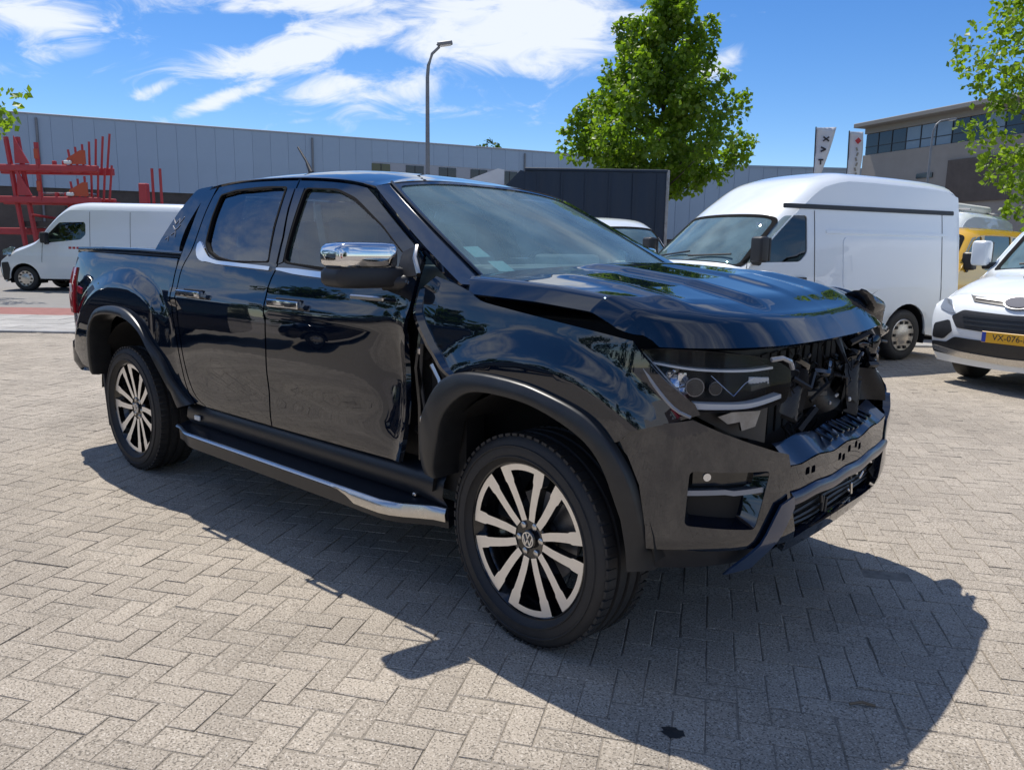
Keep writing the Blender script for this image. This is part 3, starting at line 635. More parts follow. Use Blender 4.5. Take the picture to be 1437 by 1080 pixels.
# outlines in the side view
C_EDGE = [(.83, .54), (.765, .60), (.728, .77), (.705, .88), (.665, 1.03), (.648, 1.16), (.655, 1.30), (.661, 1.38), (.656, 1.50), (.636, 1.62), (.628, 1.72)]
D_REAR = [(.93, .537), (.84, .585), (.795, .68), (.765, .80), (.742, .92), (.718, 1.05), (.705, 1.17), (.72, 1.29), (.765, 1.385), (.765, 1.47), (.745, 1.6), (.740, 1.728)]
B_EDGE = [(1.588, .537), (1.592, .64), (1.615, .89), (1.615, 1.06), (1.61, 1.22), (1.645, 1.305), (1.648, 1.36), (1.622, 1.46), (1.565, 1.60), (1.535, 1.752)]
ROOF_SIDE = [(.66, 1.742), (.83, 1.760), (1.07, 1.768), (1.42, 1.762), (1.70, 1.748), (1.98, 1.722), (2.17, 1.690)]
A_LINE = [(2.17, 1.69), (2.42, 1.553), (2.61, 1.45), (2.79, 1.355), (2.905, 1.295)]
def shift(p, dx, dz=0): return [(a+dx, b+dz) for a, b in p]
rsd = spl([p[0] for p in ROOF_SIDE], [p[1] for p in ROOF_SIDE]); ald = spl([p[0] for p in A_LINE], [p[1] for p in A_LINE])
top_r = [(x, rsd(x)-.016) for x in np.linspace(.755, 1.525, 9)]
top_f = [(x, rsd(x)-.016) for x in np.linspace(1.548, 2.12, 7)]+[(x, ald(x)-.03) for x in np.linspace(2.2, 2.60, 6)]
rear_door = cr(D_REAR, .05)[:-1]+top_r+[np.array(p) for p in shift(cr(B_EDGE, .05)[::-1], -.006)]
F_FRONT = [(2.655, 1.385), (2.645, 1.24), (2.615, 1.10), (2.605, .97), (2.625, .80), (2.60, .62), (2.565, .545)]
front_door = shift(cr(B_EDGE, .05), .006)+top_f+cr(F_FRONT, .05)
WR = rnd([(.895, 1.43), (.845, 1.57), (.825, 1.69), (.97, 1.71), (1.30, 1.716), (1.450, 1.711), (1.504, 1.51), (1.562, 1.345), (1.21, 1.338), (1.06, 1.354), (.955, 1.385)], .02)
WF = rnd([(1.70, 1.345), (1.668, 1.52), (1.632, 1.70), (1.90, 1.682), (2.06, 1.635), (2.33, 1.515), (2.56, 1.385), (2.56, 1.335), (2.04, 1.325)], .03)
rd = panel('rear_door', rear_door, side, BK, T, [WR], .05, .02, out=(0, -1, 0)); fd = panel('front_door', front_door, side, BK, T, [WF], .025, .02, out=(0, -1, 0))
fd['label'] = 'front door, dented and creased along its front edge'
panel('window', WR, side, M['tint'], rd, (), .08, 0, -.012, (0, -1, 0)); panel('window', WF, side, M['sideg'], fd, (), .08, 0, -.012, (0, -1, 0))
cpil = cr(C_EDGE, .05)+[np.array((.725, 1.735))]+[np.array(p) for p in shift(cr(D_REAR, .05)[::-1], -.012)][1:]
panel('cab_corner', cpil, side, BK, T, (), .04, .02, out=(0, -1, 0))
# left side, plainer
rdl = panel('rear_door', rear_door, sideL, BK, T, [WR], .09, .02, out=(0, 1, 0)); fdl = panel('front_door', front_door, sideL, BK, T, [WF], .09, .02, out=(0, 1, 0))
panel('window', WR, sideL, M['sideg'], rdl, (), .15, 0, -.012, (0, 1, 0)); panel('window', WF, sideL, M['sideg'], fdl, (), .15, 0, -.012, (0, 1, 0))
panel('cab_corner', cpil, sideL, BK, T, (), .08, .02, out=(0, 1, 0))
def ribbon(name, path, fn, wd, th, m, parent, n=.03):
    """moulding of width wd lying on the side surface"""
    P = cr(path, n); rows = []
    for i, p in enumerate(P):
        d = P[min(i+1, len(P)-1)]-P[max(i-1, 0)]; d /= np.linalg.norm(d); q = np.array([-d[1], d[0]]); k = wd*(.35+.65*min(1, 6*min(i, len(P)-1-i)/len(P)+.05)) if callable(wd) is False else wd(i/len(P))
        a, b = Vector(fn(*(p+q*k/2))), Vector(fn(*(p-q*k/2))); s = Vector((0, -1 if a.y < 0 else 1, 0)); rows.append([a-s*.004, a+s*th, b+s*th, b-s*.004])
    return loft(name, rows, m, parent, cap=True, auto=40)
CHR = [(.825, 1.43), (.865, 1.388), (.94, 1.354), (1.07, 1.332), (1.22, 1.326), (1.60, 1.314)]
ribbon('chrome_moulding', CHR, side, lambda t: .018+.045*math.exp(-((t-.09)/.11)**2)*(1 if t > .02 else .3), .010, M['chrome'], rd)
ribbon('chrome_moulding', [(1.66, 1.314), (2.04, 1.298), (2.40, 1.290), (2.60, 1.292)], side, .026, .010, M['chrome'], fd)
for (nm, w0, par) in (('window_seal', WR, rd), ('window_seal', WF, fd)):
    w2 = [np.array(p) for p in w0]; c = sum(w2)/len(w2); pts = lin(w2, .05); rows = []
    for p in pts:
        o_ = (p-c)/np.linalg.norm(p-c); a, b = Vector(side(*(p+o_*.009))), Vector(side(*(p-o_*.004))); rows.append([a+Vector((0, .004, 0)), a+Vector((0, -.003, 0)), b+Vector((0, -.003, 0)), b+Vector((0, .015, 0))])
    loft(nm, rows, M['seal'], par, cv=True, auto=40)
# B pillar covers
panel('pillar_cover', [(1.535, 1.70), (1.478, 1.70), (1.53, 1.50), (1.575, 1.345), (1.640, 1.335), (1.617, 1.46), (1.56, 1.60)], side, M['rimblk'], rd, (), .06, .006, .004, (0, -1, 0))
panel('pillar_cover', [(1.547, 1.70), (1.62, 1.70), (1.655, 1.52), (1.69, 1.345), (1.658, 1.335), (1.634, 1.46), (1.577, 1.60)], side, M['rimblk'], fd, (), .06, .006, .004, (0, -1, 0))
# cab roof, windscreen and pillars: one surface cut into pieces
RX = np.linspace(.66, 2.17, 15); RC = spl([.66, .85, 1.2, 1.5, 1.8, 2.05, 2.17], [1.768, 1.800, 1.824, 1.825, 1.808, 1.768, 1.745])
def roof(u, q):   # u 0..1 rear to front
    xs = .66+u*1.51; ze = rsd(xs); ye = YP(ze); xc = xs+(.0-.03*(1-u))*(1-q*q)-(.02*u)*(1-q*q)
    a = abs(q); return (xc, ye*(q if a < 1 else math.copysign(1, q)), ze+(RC(xs)-ze)*(1-a**3.2)*(1 if a < 1 else 1))
rp_ = panel('roof', [(0, -1), (1, -1), (1, 1), (0, 1)], roof, BK, T, (), .07, .02, out=(0, 0, 1))
AP = [np.array((x, YP(z), z)) for x, z in cr(A_LINE, n=12)]; AP = np.array(AP); at_ = np.linspace(0, 1, len(AP))
def screen(v, q):  # v 0 top .. 1 bottom
    x, y, z = (np.interp(v, at_, AP[:, k]) for k in range(3)); y += 0; xc = 2.15+(3.02-2.15)*v; zc = 1.745+(1.262-1.745)*v-.02*math.sin(math.pi*v)*-1
    a = abs(q); k = 1-a**2.3; return (x+(xc-x)*k, y*q, z+(zc-z)*(1-a**2.6))
QW = .845
wso = rnd([(.03, -QW+.02), (.03, QW-.02), (.97, QW), (.97, -QW)], .05)
panel('windscreen_surround', [(0, -1), (0, 1), (1, 1), (1, -1)], screen, BK, T, [wso], .06, .03, out=(1, 0, 1))
ws_ = panel('windscreen', wso, screen, M['ws'], T, (), .08, 0, -.006, (1, 0, 1))
panel('black_band', rnd([(.035, -.17), (.035, .12), (.20, .09), (.24, -.06), (.16, -.15)], .05), screen, M['plast'], ws_, (), .05, 0, -.012, (1, 0, 1)); panel('sensor_box', rnd([(.07, -.1), (.07, .05), (.15, .04), (.15, -.09)], .02), screen, M['radiator'], ws_, (), .05, .03, -.018, (1, 0, 1))
# gloss strip added along the pillar for its highlight line
tr_ = [Vector(screen(v, -QW-.012)) for v in np.linspace(.0, .97, 20)]; tube('pillar_highlight', [p+Vector((.003, -.004, .006)) for p in tr_], .0075, M['rimblk'], T, 6)
for q0, v0 in ((-.735, .60), (-.675, .735)):
    panel('sticker', [(v0, q0-.04), (v0+.012, q0+.055), (v0+.105, q0+.068), (v0+.093, q0-.03)], screen, M['sticker'], ws_, (), .05, 0, -.012, (1, 0, 1))
lw = tube('wiper', [screen(.93, -.62), screen(.955, -.2), screen(.965, .3)], .011, M['plast'], T, 6)
for o in (lw,): o.location = (.008, 0, .018)
panel('cowl', [(.96, -.93), (.96, .93), (1.16, .93), (1.16, -.93)], screen, M['plast'], T, (), .1, .02, -.012, (1, 0, 1))
an = tube('antenna', [(.76, -.06, 1.80), (.74, -.055, 1.865), (.68, -.05, 1.94), (.58, -.04, 2.03)], .008, M['plast'], T, 8, radii=[.028, .018, .008, .006])
# ---- cargo bed
bed = [(.632, 1.338), (.25, 1.343), (-.40, 1.352), (-.80, 1.356), (-.872, 1.345), (-.868, 1.25), (-.855, 1.10), (-.86, .90), (-.84, .72), (-.70, .60), (-.52, .58)]
RARC = [(-.500, .60), (-.455, .78), (-.395, .91), (-.29, .995), (-.15, 1.03), (.02, 1.038), (.18, 1.018), (.335, .955), (.452, .865), (.552, .775), (.615, .66), (.715, .575), (.80, .535)]
gap_up = [(p[0]-.013, p[1]) for p in cr(C_EDGE, .05) if p[1] < 1.335]
bedp = [np.array(p) for p in bed]+cr([(a, b-.006) for a, b in RARC], .05)+[np.array(p) for p in gap_up][2:]
bs = panel('bed_side', bedp, side, BK, T, (), .02, .025, out=(0, -1, 0)); bsl = panel('bed_side', bedp, sideL, BK, T, (), .07, .025, out=(0, 1, 0))
def arch(name, outer, inner, fn, sg, parent):
    O, I = cr(outer, n=5), cr(inner, n=5); k = min(len(O), len(I)); O = [O[int(i*(len(O)-1)/(k-1))] for i in range(k)]; I = [I[int(i*(len(I)-1)/(k-1))] for i in range(k)]; rows = []
    for a, b in zip(O, I):
        r = []
        for t, of in ((0, -.012), (0, .016), (.06, .026), (.12, .029), (.5, .035), (.9, .039), (.97, .036), (1, .028), (1.03, .0), (1.04, -.10)):
            p = a+(b-a)*t; x, y, z = fn(p[0], p[1]); yy = abs(fn(a[0], a[1])[1])*(1-min(t, 1))+max(abs(y), .925)*min(t, 1); r.append((x, sg*(yy+of), z))
        rows.append(r)
    return loft(name, rows, M['flare'], parent, auto=55)
RIN = [(-.44, .56), (-.40, .75), (-.36, .87), (-.29, .945), (-.15, .978), (.04, .985), (.21, .968), (.375, .905), (.48, .80), (.545, .70), (.59, .62), (.635, .55), (.68, .50)]
FARC = [(3.752, .40), (3.752, .52), (3.718, .70), (3.648, .83), (3.54, .915), (3.34, .972), (3.18, .988), (3.06, .988), (2.97, .975), (2.90, .945), (2.84, .885), (2.79, .79), (2.765, .67), (2.764, .61), (2.766, .55)]
FIN = [(3.718, .42), (3.703, .52), (3.657, .688), (3.60, .793), (3.505, .858), (3.35, .91), (3.185, .926), (3.06, .916), (2.97, .865), (2.91, .79), (2.88, .70), (2.855, .62), (2.845, .58), (2.843, .545)]
arch('arch_flare', RARC, RIN, side, -1, T); arch('arch_flare', FARC, FIN, side, -1, T); arch('arch_flare', RARC, RIN, sideL, 1, T); arch('arch_flare', FARC, FIN, sideL, 1, T)
for xc in (0., 3.27):
    for sg in (-1, 1):
        rows = []
        for a in np.linspace(R(4), R(176), 20):
            rr = .52; c = (xc+rr*math.cos(a)*(1.0), .42+rr*math.sin(a)); rows.append([(c[0], sg*.905, c[1]), (c[0], sg*.60, c[1]), (xc+(c[0]-xc)*.2, sg*.58, .42+(c[1]-.42)*.2)])
        loft('wheel_liner', rows, M['dark'], T)
# tonneau, sports bar, tail
def ton(x, q): return (x, q*(.815-.02*sst(-.4, -.95, x)), 1.366+.022*(1-q**4)-.012*sst(-.6, -1.0, x))
panel('bed_cover', [(-.955, -1), (.60, -1), (.60, 1), (-.955, 1)], ton, mat('cover_black', (.010, .012, .015), .3, coat=.4, bump=(60, .08)), T, (), .1, .03, out=(0, 0, 1))
tube('bed_rail', [(-.955, -.815, 1.372), (-.5, -.825, 1.378), (.0, -.83, 1.376), (.60, -.832, 1.366)], .014, BK, T, 8)
SAIL = cr([(.245, 1.372), (.30, 1.50), (.36, 1.625), (.415, 1.705), (.45, 1.738), (.60, 1.752)], .04)+cr([(.585, 1.70), (.55, 1.60), (.53, 1.50), (.545, 1.40), (.565, 1.368)], .04)
for sg in (-1, 1):
    fn = (lambda sg: lambda x, z, o=.03: (x, sg*(YP(z)-.03), z))(sg)
    sp = panel('sport_bar', SAIL, fn, BK, T, (), .05, .055, out=(0, sg, 0))
    if sg < 0:
        em = []
        for k, st in enumerate(([(.345, 1.56), (.385, 1.535), (.405, 1.565), (.43, 1.54), (.455, 1.575)], [(.36, 1.525), (.41, 1.50), (.45, 1.53)], [(.385, 1.47), (.42, 1.49), (.44, 1.46)], [(.33, 1.445), (.36, 1.46), (.375, 1.435)])): ribbon('emblem', st, lambda x, z: (x, -(YP(z)-.03), z), .009, .003, M['steel'], sp)
rows = []
for q in np.linspace(-1, 1, 15):
    zc = 1.70+.05*(1-q**4); rows.append([(.45, q*.60, zc-.01), (.46, q*.60, zc+.005), (.53, q*.60, zc+.01), (.53, q*.60, zc-.03), (.47, q*.60, zc-.04)])
loft('sport_bar_hoop', rows, BK, T, cu=True, auto=40)
box('cab_back', (.72, 0, .98), (.04, 1.60, .80), M['dark'], T)
panel('rear_screen', [(-.52, 1.40), (.52, 1.40), (.46, 1.70), (-.46, 1.70)], lambda y, z: (.655+.03*(z-1.4), y, z), M['sideg'], T, (), .2, 0, 0, (-1, 0, 0))
for sg in (-1, 1):
    rows = []
    for y_ in (sg*.835, sg*.60): rows.append([(.72, y_, 1.15), (.71, y_*.97, 1.38), (.70, y_*.80, 1.72)])
    loft('cab_back_pillar', rows, M['dark'], T)
tg = box('tailgate', (-.86, 0, 1.02), (.07, 1.50, .66), BK, T, .03, 3); box('gate_handle', (-.905, 0, 1.22), (.03, .28, .09), M['plast'], tg, .01, 2)
for sg in (-1, 1):
    rows = []
    for z in (.94, .98, 1.06, 1.15, 1.22, 1.25):
        k = .03*math.sin((z-.94)/.31*math.pi); rows.append([(-.795-k*.2, sg*(halfw(-.79, z)+.010), z), (-.85-k, sg*(halfw(-.85, z)+.018), z), (-.905-k, sg*(halfw(-.88, z)-.02), z), (-.93-k, sg*.84, z), (-.93-k, sg*.76, z), (-.80, sg*.74, z)])
    tl = loft('tail_lamp', rows, M['redlens'], T, cap=True, cu=True, auto=60); box('lamp_strip', (-.845, sg*(halfw(-.85, 1.1)+.0185), 1.11), (.030, .006, .06), M['label'], tl, .003, 1)
panel('red_side_patch', rnd([(-.745, 1.085), (-.655, 1.075), (-.65, 1.115), (-.74, 1.13)], .012), side, M['redlens'], bs, (), .05, .01, .006, (0, -1, 0))  # small red patch set on the bed side
rb_ = [(-.74, -.86), (-.80, -.915), (-.90, -.93), (-.975, -.88), (-1.005, -.70), (-1.01, 0), (-1.005, .70), (-.975, .88), (-.90, .93), (-.80, .915), (-.74, .86)]
rows = [[(x+dx*(1 if x < -.76 else .3), y*(1-.02*(z < .57)), z) for x, y in cr(rb_, .05)] for z, dx in ((.54, .05), (.56, .0), (.60, -.01), (.70, -.01), (.735, .0), (.75, .04), (.75, .2))]
loft('rear_bumper', rows, BK, T, auto=50)
for sg in (-1, 1): box('mud_flap', (-.43, sg*.80, .42), (.02, .24, .42), M['plast'], T, .006, 1, Matrix.Rotation(R(-8), 3, 'Y'))
panel('fuel_flap', rnd([(-.02, 1.09), (.0, 1.09), (.0, 1.10), (-.02, 1.10)], .002), sideL, BK, T, (), .05, .005, .002, (0, 1, 0))
# ---- fenders
fend = cr([(2.70, 1.275), (2.705, 1.18), (2.78, 1.085), (2.87, 1.005), (2.925, .965)], .05)+cr([(2.98, .968), (3.06, .980), (3.18, .980), (3.34, .964), (3.54, .907), (3.64, .826)], .05)+cr([(3.668, .838), (3.70, .872), (3.80, .905), (3.868, .932)], .05)+cr([(3.855, .965), (3.775, 1.04), (3.70, 1.12), (3.675, 1.152)], .05)+cr([(3.59, 1.165), (3.46, 1.182), (3.29, 1.203), (3.14, 1.222), (3.02, 1.240), (2.95, 1.272), (2.86, 1.298), (2.76, 1.318)], .05)
fp = panel('fender', fend, side, BK, T, (), .02, .02, out=(0, -1, 0)); panel('fender', fend, sideL, BK, T, (), .06, .02, out=(0, 1, 0))
rows = []
for (x, z), k in zip(cr([(2.700, 1.27), (2.705, 1.18), (2.78, 1.085), (2.87, 1.005), (2.945, .965)], n=5), np.linspace(0, 1, 21)):
    a = Vector(side(x+.012, z)); b = 4*k*(1-k); rows.append([a, a+Vector((-.014, -.014-.012*b, -.004)), a+Vector((-.03, -.010-.012*b, -.012)), a+Vector((-.035, .03, -.02))])
loft('bent_flange', rows, M['black'], fp, auto=50)
tube('bent_bracket', [side(2.80, .985), (2.84, -.945, .93), (2.865, -.955, .885)], .012, M['alu'], fp, 6); tube('bent_bracket', [(2.775, -.93, .80), (2.762, -.94, .74), (2.757, -.94, .66)], .010, M['alu'], fp, 6)
# ---- sills and side steps
for sg in (-1, 1):
    rows = [[(x, sg*(.80), .34), (x, sg*.855, .38), (x, sg*.895, .44), (x, sg*.885, .50), (x, sg*.86, .535), (x, sg*.80, .56)] for x in np.linspace(.66, 2.80, 12)]
    loft('sill', rows, M['step'], T, auto=60)
    def yo(x): return .985-.115*sst(2.50, 2.80, x)**1.2-.06*sst(.86, .60, x)
    xs = np.linspace(.60, 2.80, 34)
    rows = [[(x, sg*.82, .405), (x, sg*(yo(x)-.05), .398), (x, sg*(yo(x)-.006), .385), (x, sg*(yo(x)-.012), .30), (x, sg*.82, .31)] for x in xs]
    st = loft('side_step', rows, M['step'], T, cu=True, cap=True, auto=40)
    rows = []
    for x in np.linspace(.60, 2.80, 40):
        hgt = .012+.038*sst(2.25, 2.36, x); rows.append([(x, sg*(yo(x)-.005), .389), (x, sg*(yo(x)+.004), .387), (x, sg*(yo(x)+.012), .382-hgt*.4), (x, sg*(yo(x)+.008), .382-hgt), (x, sg*(yo(x)-.008), .380-hgt)])
    loft('chrome_edge', rows, M['alu'], st, auto=60)
    box('step_label', (.80, sg*.902, .452), (.06, .012, .028), M['label'], st, .004, 1); box('step_bolt', (2.62, sg*.88, .41), (.02, .02, .015), M['alu'], st, .004, 1)
# ---- door handles, mirrors
for (x0, x1, par) in ((.775, 1.03, rd), (1.685, 1.94, fd)):
    zc = 1.158; yb = halfw((x0+x1)/2, zc); a = (x0+x1)/2
    box('handle_recess', (a, -(yb+.001), zc-.01), (.20, .008, .07), M['plast'], par, .003, 1)
    h = box('door_handle', (a, -(yb+.032), zc), (x1-x0, .018, .036), M['chrome'], par, .008, 3)
    for dx in (-.09, .09): box('handle_foot', (a+dx, -(yb+.014), zc), (.03, .035, .03), M['chrome'], h, .004, 1)
    box('keyless_pad', (a+.055, -(yb+.0425), zc-.002), (.05, .004, .018), M['plast'], h, .002, 1)
for sg in (-1, 1):
    par = fd if sg < 0 else fdl
    prof = [(-.865, .80), (-.90, .96), (-.96, 1.0), (-1.06, 1.0), (-1.11, .97), (-1.138, .86), (-1.152, .62), (-1.156, .3)]
    def sec(y, k, z0, z1, x0=2.42, dp=.14):
        hh = (z1-z0)/2*k; zc = (z0+z1)/2; out = []
        for a in np.linspace(0, 2*math.pi, 20, endpoint=False):
            c, s = math.cos(a), math.sin(a); out.append((x0+dp*.5*math.copysign(abs(c)**.38, c)*(.55+.45*k)-.25*(abs(y)-.9), sg*abs(y), zc+hh*math.copysign(abs(s)**.40, s)))
        return out
    mr_ = loft('door_mirror', [sec(y, k*.98, 1.262, 1.352, 2.50) for y, k in prof], M['plast'], par, cu=True, cap=True, auto=60)
    loft('mirror_cap', [sec(y, k if k < 1 else 1, 1.335, 1.443, 2.50) for y, k in [(-.915, .85), (-.925, .98)]+prof[2:]], M['chrome'], mr_, cu=True, cap=True, auto=70)
    tube('mirror_arm', [(2.60, sg*.86, 1.295), (2.55, sg*.90, 1.285), (2.50, sg*.94, 1.285)], .032, M['plast'], mr_, 8)
    panel('mirror_triangle', [(2.53, 1.30), (2.655, 1.315), (2.66, 1.37), (2.585, 1.425), (2.53, 1.405)], side if sg < 0 else sideL, M['plast'], par, (), .05, .02, .006, (0, sg, 0))
tube('bent_trim', [side(2.60, 1.43), (2.65, -.90, 1.385), (2.675, -.905, 1.325)], .010, M['alu'], fd, 6)
box('marker_trim', (2.40, -.945, 1.218), (.22, .012, .018), M['alu'], fd, .005, 1)
# torn gap between door and fender
for nm, pts, r_, m in (('door_hinge', [(2.60, -.84, 1.0), (2.68, -.87, 1.0)], .02, 'plast'), ('door_hinge', [(2.60, -.84, .68), (2.68, -.87, .68)], .02, 'plast'), ('wiring', [(2.64, -.86, 1.18), (2.69, -.90, 1.05), (2.66, -.88, .9), (2.71, -.90, .78), (2.68, -.86, .6)], .009, 'plast'), ('bent_strut', [(2.665, -.875, 1.12), (2.655, -.895, .95), (2.67, -.89, .80), (2.662, -.88, .57)], .014, 'rimblk')):
    tube(nm, pts, r_, M[m], T, 7)
box('screw_plate', (2.70, -.905, .745), (.03, .02, .03), M['alu'], T, .006, 1); box('screw_plate', (2.672, -.895, 1.02), (.02, .02, .03), M['alu'], T, .006, 1)
# ---- inner body that closes the gaps
for nm, c, s in (('inner_side', (1.65, -.80, .86), (2.0, .03, .74)), ('inner_side', (1.65, .80, .86), (2.0, .03, .74)), ('floor', (1.65, 0, .48), (2.1, 1.6, .06)), ('bulkhead', (2.76, 0, .86), (.10, 1.60, .72)), ('engine_bay', (3.20, 0, .74), (.80, 1.12, .56)),
                 ('chassis', (1.4, 0, .40), (4.4, .95, .16)), ('bed_floor', (-.1, 0, .92), (1.4, 1.15, .10)), ('bed_inner', (-.1, 0, 1.15), (1.44, 1.70, .34)), ('front_post', (2.79, -.80, .86), (.20, .10, .80)), ('front_post', (2.79, .80, .86), (.20, .10, .80)), ('fender_inner', (3.30, -.70, 1.08), (.90, .08, .20)), ('fender_inner', (3.30, .70, 1.08), (.90, .08, .20))):
    box(nm, c, s, M['dark'], T)
for x in (0, 3.27): tube('axle', [(x, -.70, .39), (x, .70, .39)], .05, M['dark'], T, 8)
# ---- interior
sw = M['seat']
for (x, y) in ((1.98, -.38), (1.98, .38), (1.12, -.42), (1.12, 0.), (1.12, .42)):
    s_ = box('seat', (x, y, .80), (.50, .50, .18), sw, T, .05, 3); wb = .50 if x > 1.5 else .44
    box('seat_back', (x-.30, y, 1.10), (.15, wb, .62), sw, s_, .06, 3, Matrix.Rotation(R(-14), 3, 'Y')); box('headrest', (x-.40, y, 1.48), (.11, .27, .18), sw, s_, .045, 3)
box('dashboard', (2.55, 0, 1.20), (.42, 1.50, .30), M['dash'], T, .08, 4); box('dash_shelf', (2.72, 0, 1.325), (.20, 1.30, .05), M['dash'], T, .02, 2); box('instrument_hood', (2.42, .38, 1.36), (.18, .36, .08), M['dash'], T, .03, 3); box('display', (2.38, 0, 1.24), (.03, .22, .28), M['winblk'], T, .01, 2)
sr = [(2.22+.06*math.sin(a)*1.0, .38+.19*math.cos(a), 1.24+.18*math.sin(a)) for a in np.linspace(0, 2*math.pi, 28, endpoint=False)]
bmv = [Vector(p) for p in sr]; rows = []
for i, p in enumerate(bmv):
    t_ = (bmv[(i+1) % 28]-bmv[i-1]).normalized(); a_ = t_.cross(Vector((1, 0, .3))).normalized(); b_ = t_.cross(a_); rows.append([p+(a_*math.cos(k*math.pi/4)+b_*math.sin(k*math.pi/4))*.016 for k in range(8)])
swo = loft('steering_wheel', rows, M['plast'], T, cu=True, cv=True, auto=70); box('wheel_hub', (2.24, .38, 1.24), (.06, .16, .12), M['plast'], swo, .02, 2)
for a in (0, 180, 270): box('wheel_spoke', (2.235+.0*a, .38+.10*math.cos(R(a)), 1.24+.10*math.sin(R(a))), (.03, .12 if a != 270 else .04, .04 if a != 270 else .12), M['plast'], swo, .008, 1)
tube('seat_belt', [(1.72, -.70, 1.62), (1.74, -.66, 1.30), (1.80, -.62, .95)], .02, M['seat'], T, 5); box('roof_lining', (1.40, 0, 1.715), (1.25, 1.10, .02), M['label'], T)
box('cab_mirror', (2.25, 0.02, 1.60), (.03, .24, .07), M['plast'], T, .02, 2); tube('belt_guide', [(1.80, .12, 1.52), (2.0, .10, 1.36), (2.12, .09, 1.28)], .012, M['label'], T, 6)
# ---- bonnet, buckled
def hood(u, q):
    x0, y0 = 2.885+.06*(1-q*q), .87*q; s = SL/2+q*(SL/2-.385); x1, y1, nx, ny = plan(s); x1 -= nx*.055; y1 -= ny*.03
    x, y = x0+(x1-x0)*u, y0+(y1-y0)*u; a = abs(q)
    ze = np.interp(u, [0, .2, .5, .8, .92, 1], [1.318, 1.314, 1.306, 1.288, 1.248, 1.206]); zc = np.interp(u, [0, .3, .6, .85, 1], [1.360, 1.346, 1.308, 1.252, 1.203])
    z = ze+(zc-ze)*(1-a**2.2)
    z += .022*(1-sst(.35-.08*(1-u), .45-.08*(1-u), abs(q+.02)))*sst(0, .15, u)*(1-sst(.80, .93, u)) + .012*(1-sst(.06, .16, abs(q-.03)))*sst(.1, .4, u)*(1-sst(.7, .9, u))
    z += .026*math.exp(-((q-.42)/.22)**2-((u-.66)/.28)**2) + .010*math.exp(-((q+.66+.10*u)/.05)**2)*sst(.1, .4, u)*(1-sst(.8, .93, u))
    k = sst(.58, .80, q)*sst(.60, .92, u)       # crushed far corner
    z += k*(.030*math.sin(13*u+21*q)-.020+.022*math.sin(31*q-9*u)); x -= k*(.06+.05*math.sin(17*q+5*u)); y -= k*.05*math.cos(15*u)
    if a > .955: z -= .056*((a-.955)/.045)**.8; y += math.copysign(.022*((a-.955)/.045)**.5, q)
    if u > .93: t = (u-.93)/.07; z -= .070*t**.9; x += .012*math.sin(t*math.pi/2); 
    return (x, y, z)
hd_o = [(0, -1), (.93, -1), (1, -.93), (1, .62), (.965, .70), (.99, .80), (.93, .88), (.95, .96), (.86, 1), (0, 1)]
hd = panel('bonnet', hd_o, hood, BK, T, (), .024, .012, out=(0, 0, 1)); hd['label'] = 'bonnet, buckled up and crumpled at its far front corner'
# ---- front bumper and damaged nose
bump_o = [(.455, .492), (.45, .56), (.425, .70), (.385, .79), (.352, .826), (.385, .868), (.47, .90), (.575, .918), (.67, .876), (.77, .838), (.88, .80), (.945, .782), (.963, .73), (.966, .65), (.985, .60), (1.01, .53), (1.03, .472), (.99, .468), (.80, .482), (.67, .488), (.56, .497)]
fog_o = rnd([(.575, .755), (.862, .738), (.835, .63), (.812, .548), (.567, .578)], .018)
bp_ = panel('bumper_corner', bump_o, frd(.012), BK, T, [fog_o], .028, .03, out=(1, -1, 0))
rows = []
for p in lin(fog_o, .03):
    c = np.array((.70, .65)); d = p-c; a = Vector(fr(p[0], p[1], .010)); b = Vector(fr(*(c+d*.80), -.055)); rows.append([a, a.lerp(b, .5), b])
loft('lamp_recess', rows, BK, bp_, cv=True, auto=60)
panel('recess_back', [c+(np.array(p)-c)*.82 for p in fog_o], frd(-.055), M['dark'], bp_, (), .05, 0, out=(1, -1, 0))
rows = [[Vector(fr(s, z+(.002 if s < .7 else -.004), o_)) for z, o_ in ((.680, -.05), (.688, .004), (.672, .006), (.666, -.05))] for s in np.linspace(.572, .85, 10)]
loft('recess_blade', rows, M['silverp'], bp_, cu=True, auto=50)
tube('fog_lamp', [fr(.648, .722, -.05), fr(.648, .722, -.03)], .013, M['reflector'], bp_, 12); panel('recess_upper', [(.60, .745), (.84, .728), (.836, .69), (.60, .695)], frd(-.035), M['rimblk'], bp_, (), .05, .005, out=(1, -1, 0))
panel('blue_flap', [(.905, .620), (.968, .640), (.975, .600), (.90, .49), (.83, .405), (.72, .395), (.83, .50)], frd(.030), mat('flap_paint', (.012, .03, .075), .3, coat=.8), bp_, (), .04, .008, out=(1, -1, 0))
mo = lambda pts: [(SL-s, z) for s, z in pts]
bpl = panel('bumper_corner', mo([(.455, .492), (.45, .56), (.425, .70), (.385, .79), (.40, .86), (.52, .84), (.60, .88), (.70, .80), (.80, .83), (.90, .77), (.955, .74), (.966, .65), (1.0, .56), (1.03, .472), (.80, .46), (.67, .488), (.56, .46)]), frd(.012), BK, T, (), .035, .03, out=(1, 1, 0)); bpl['label'] = 'far bumper corner, torn along its edges'
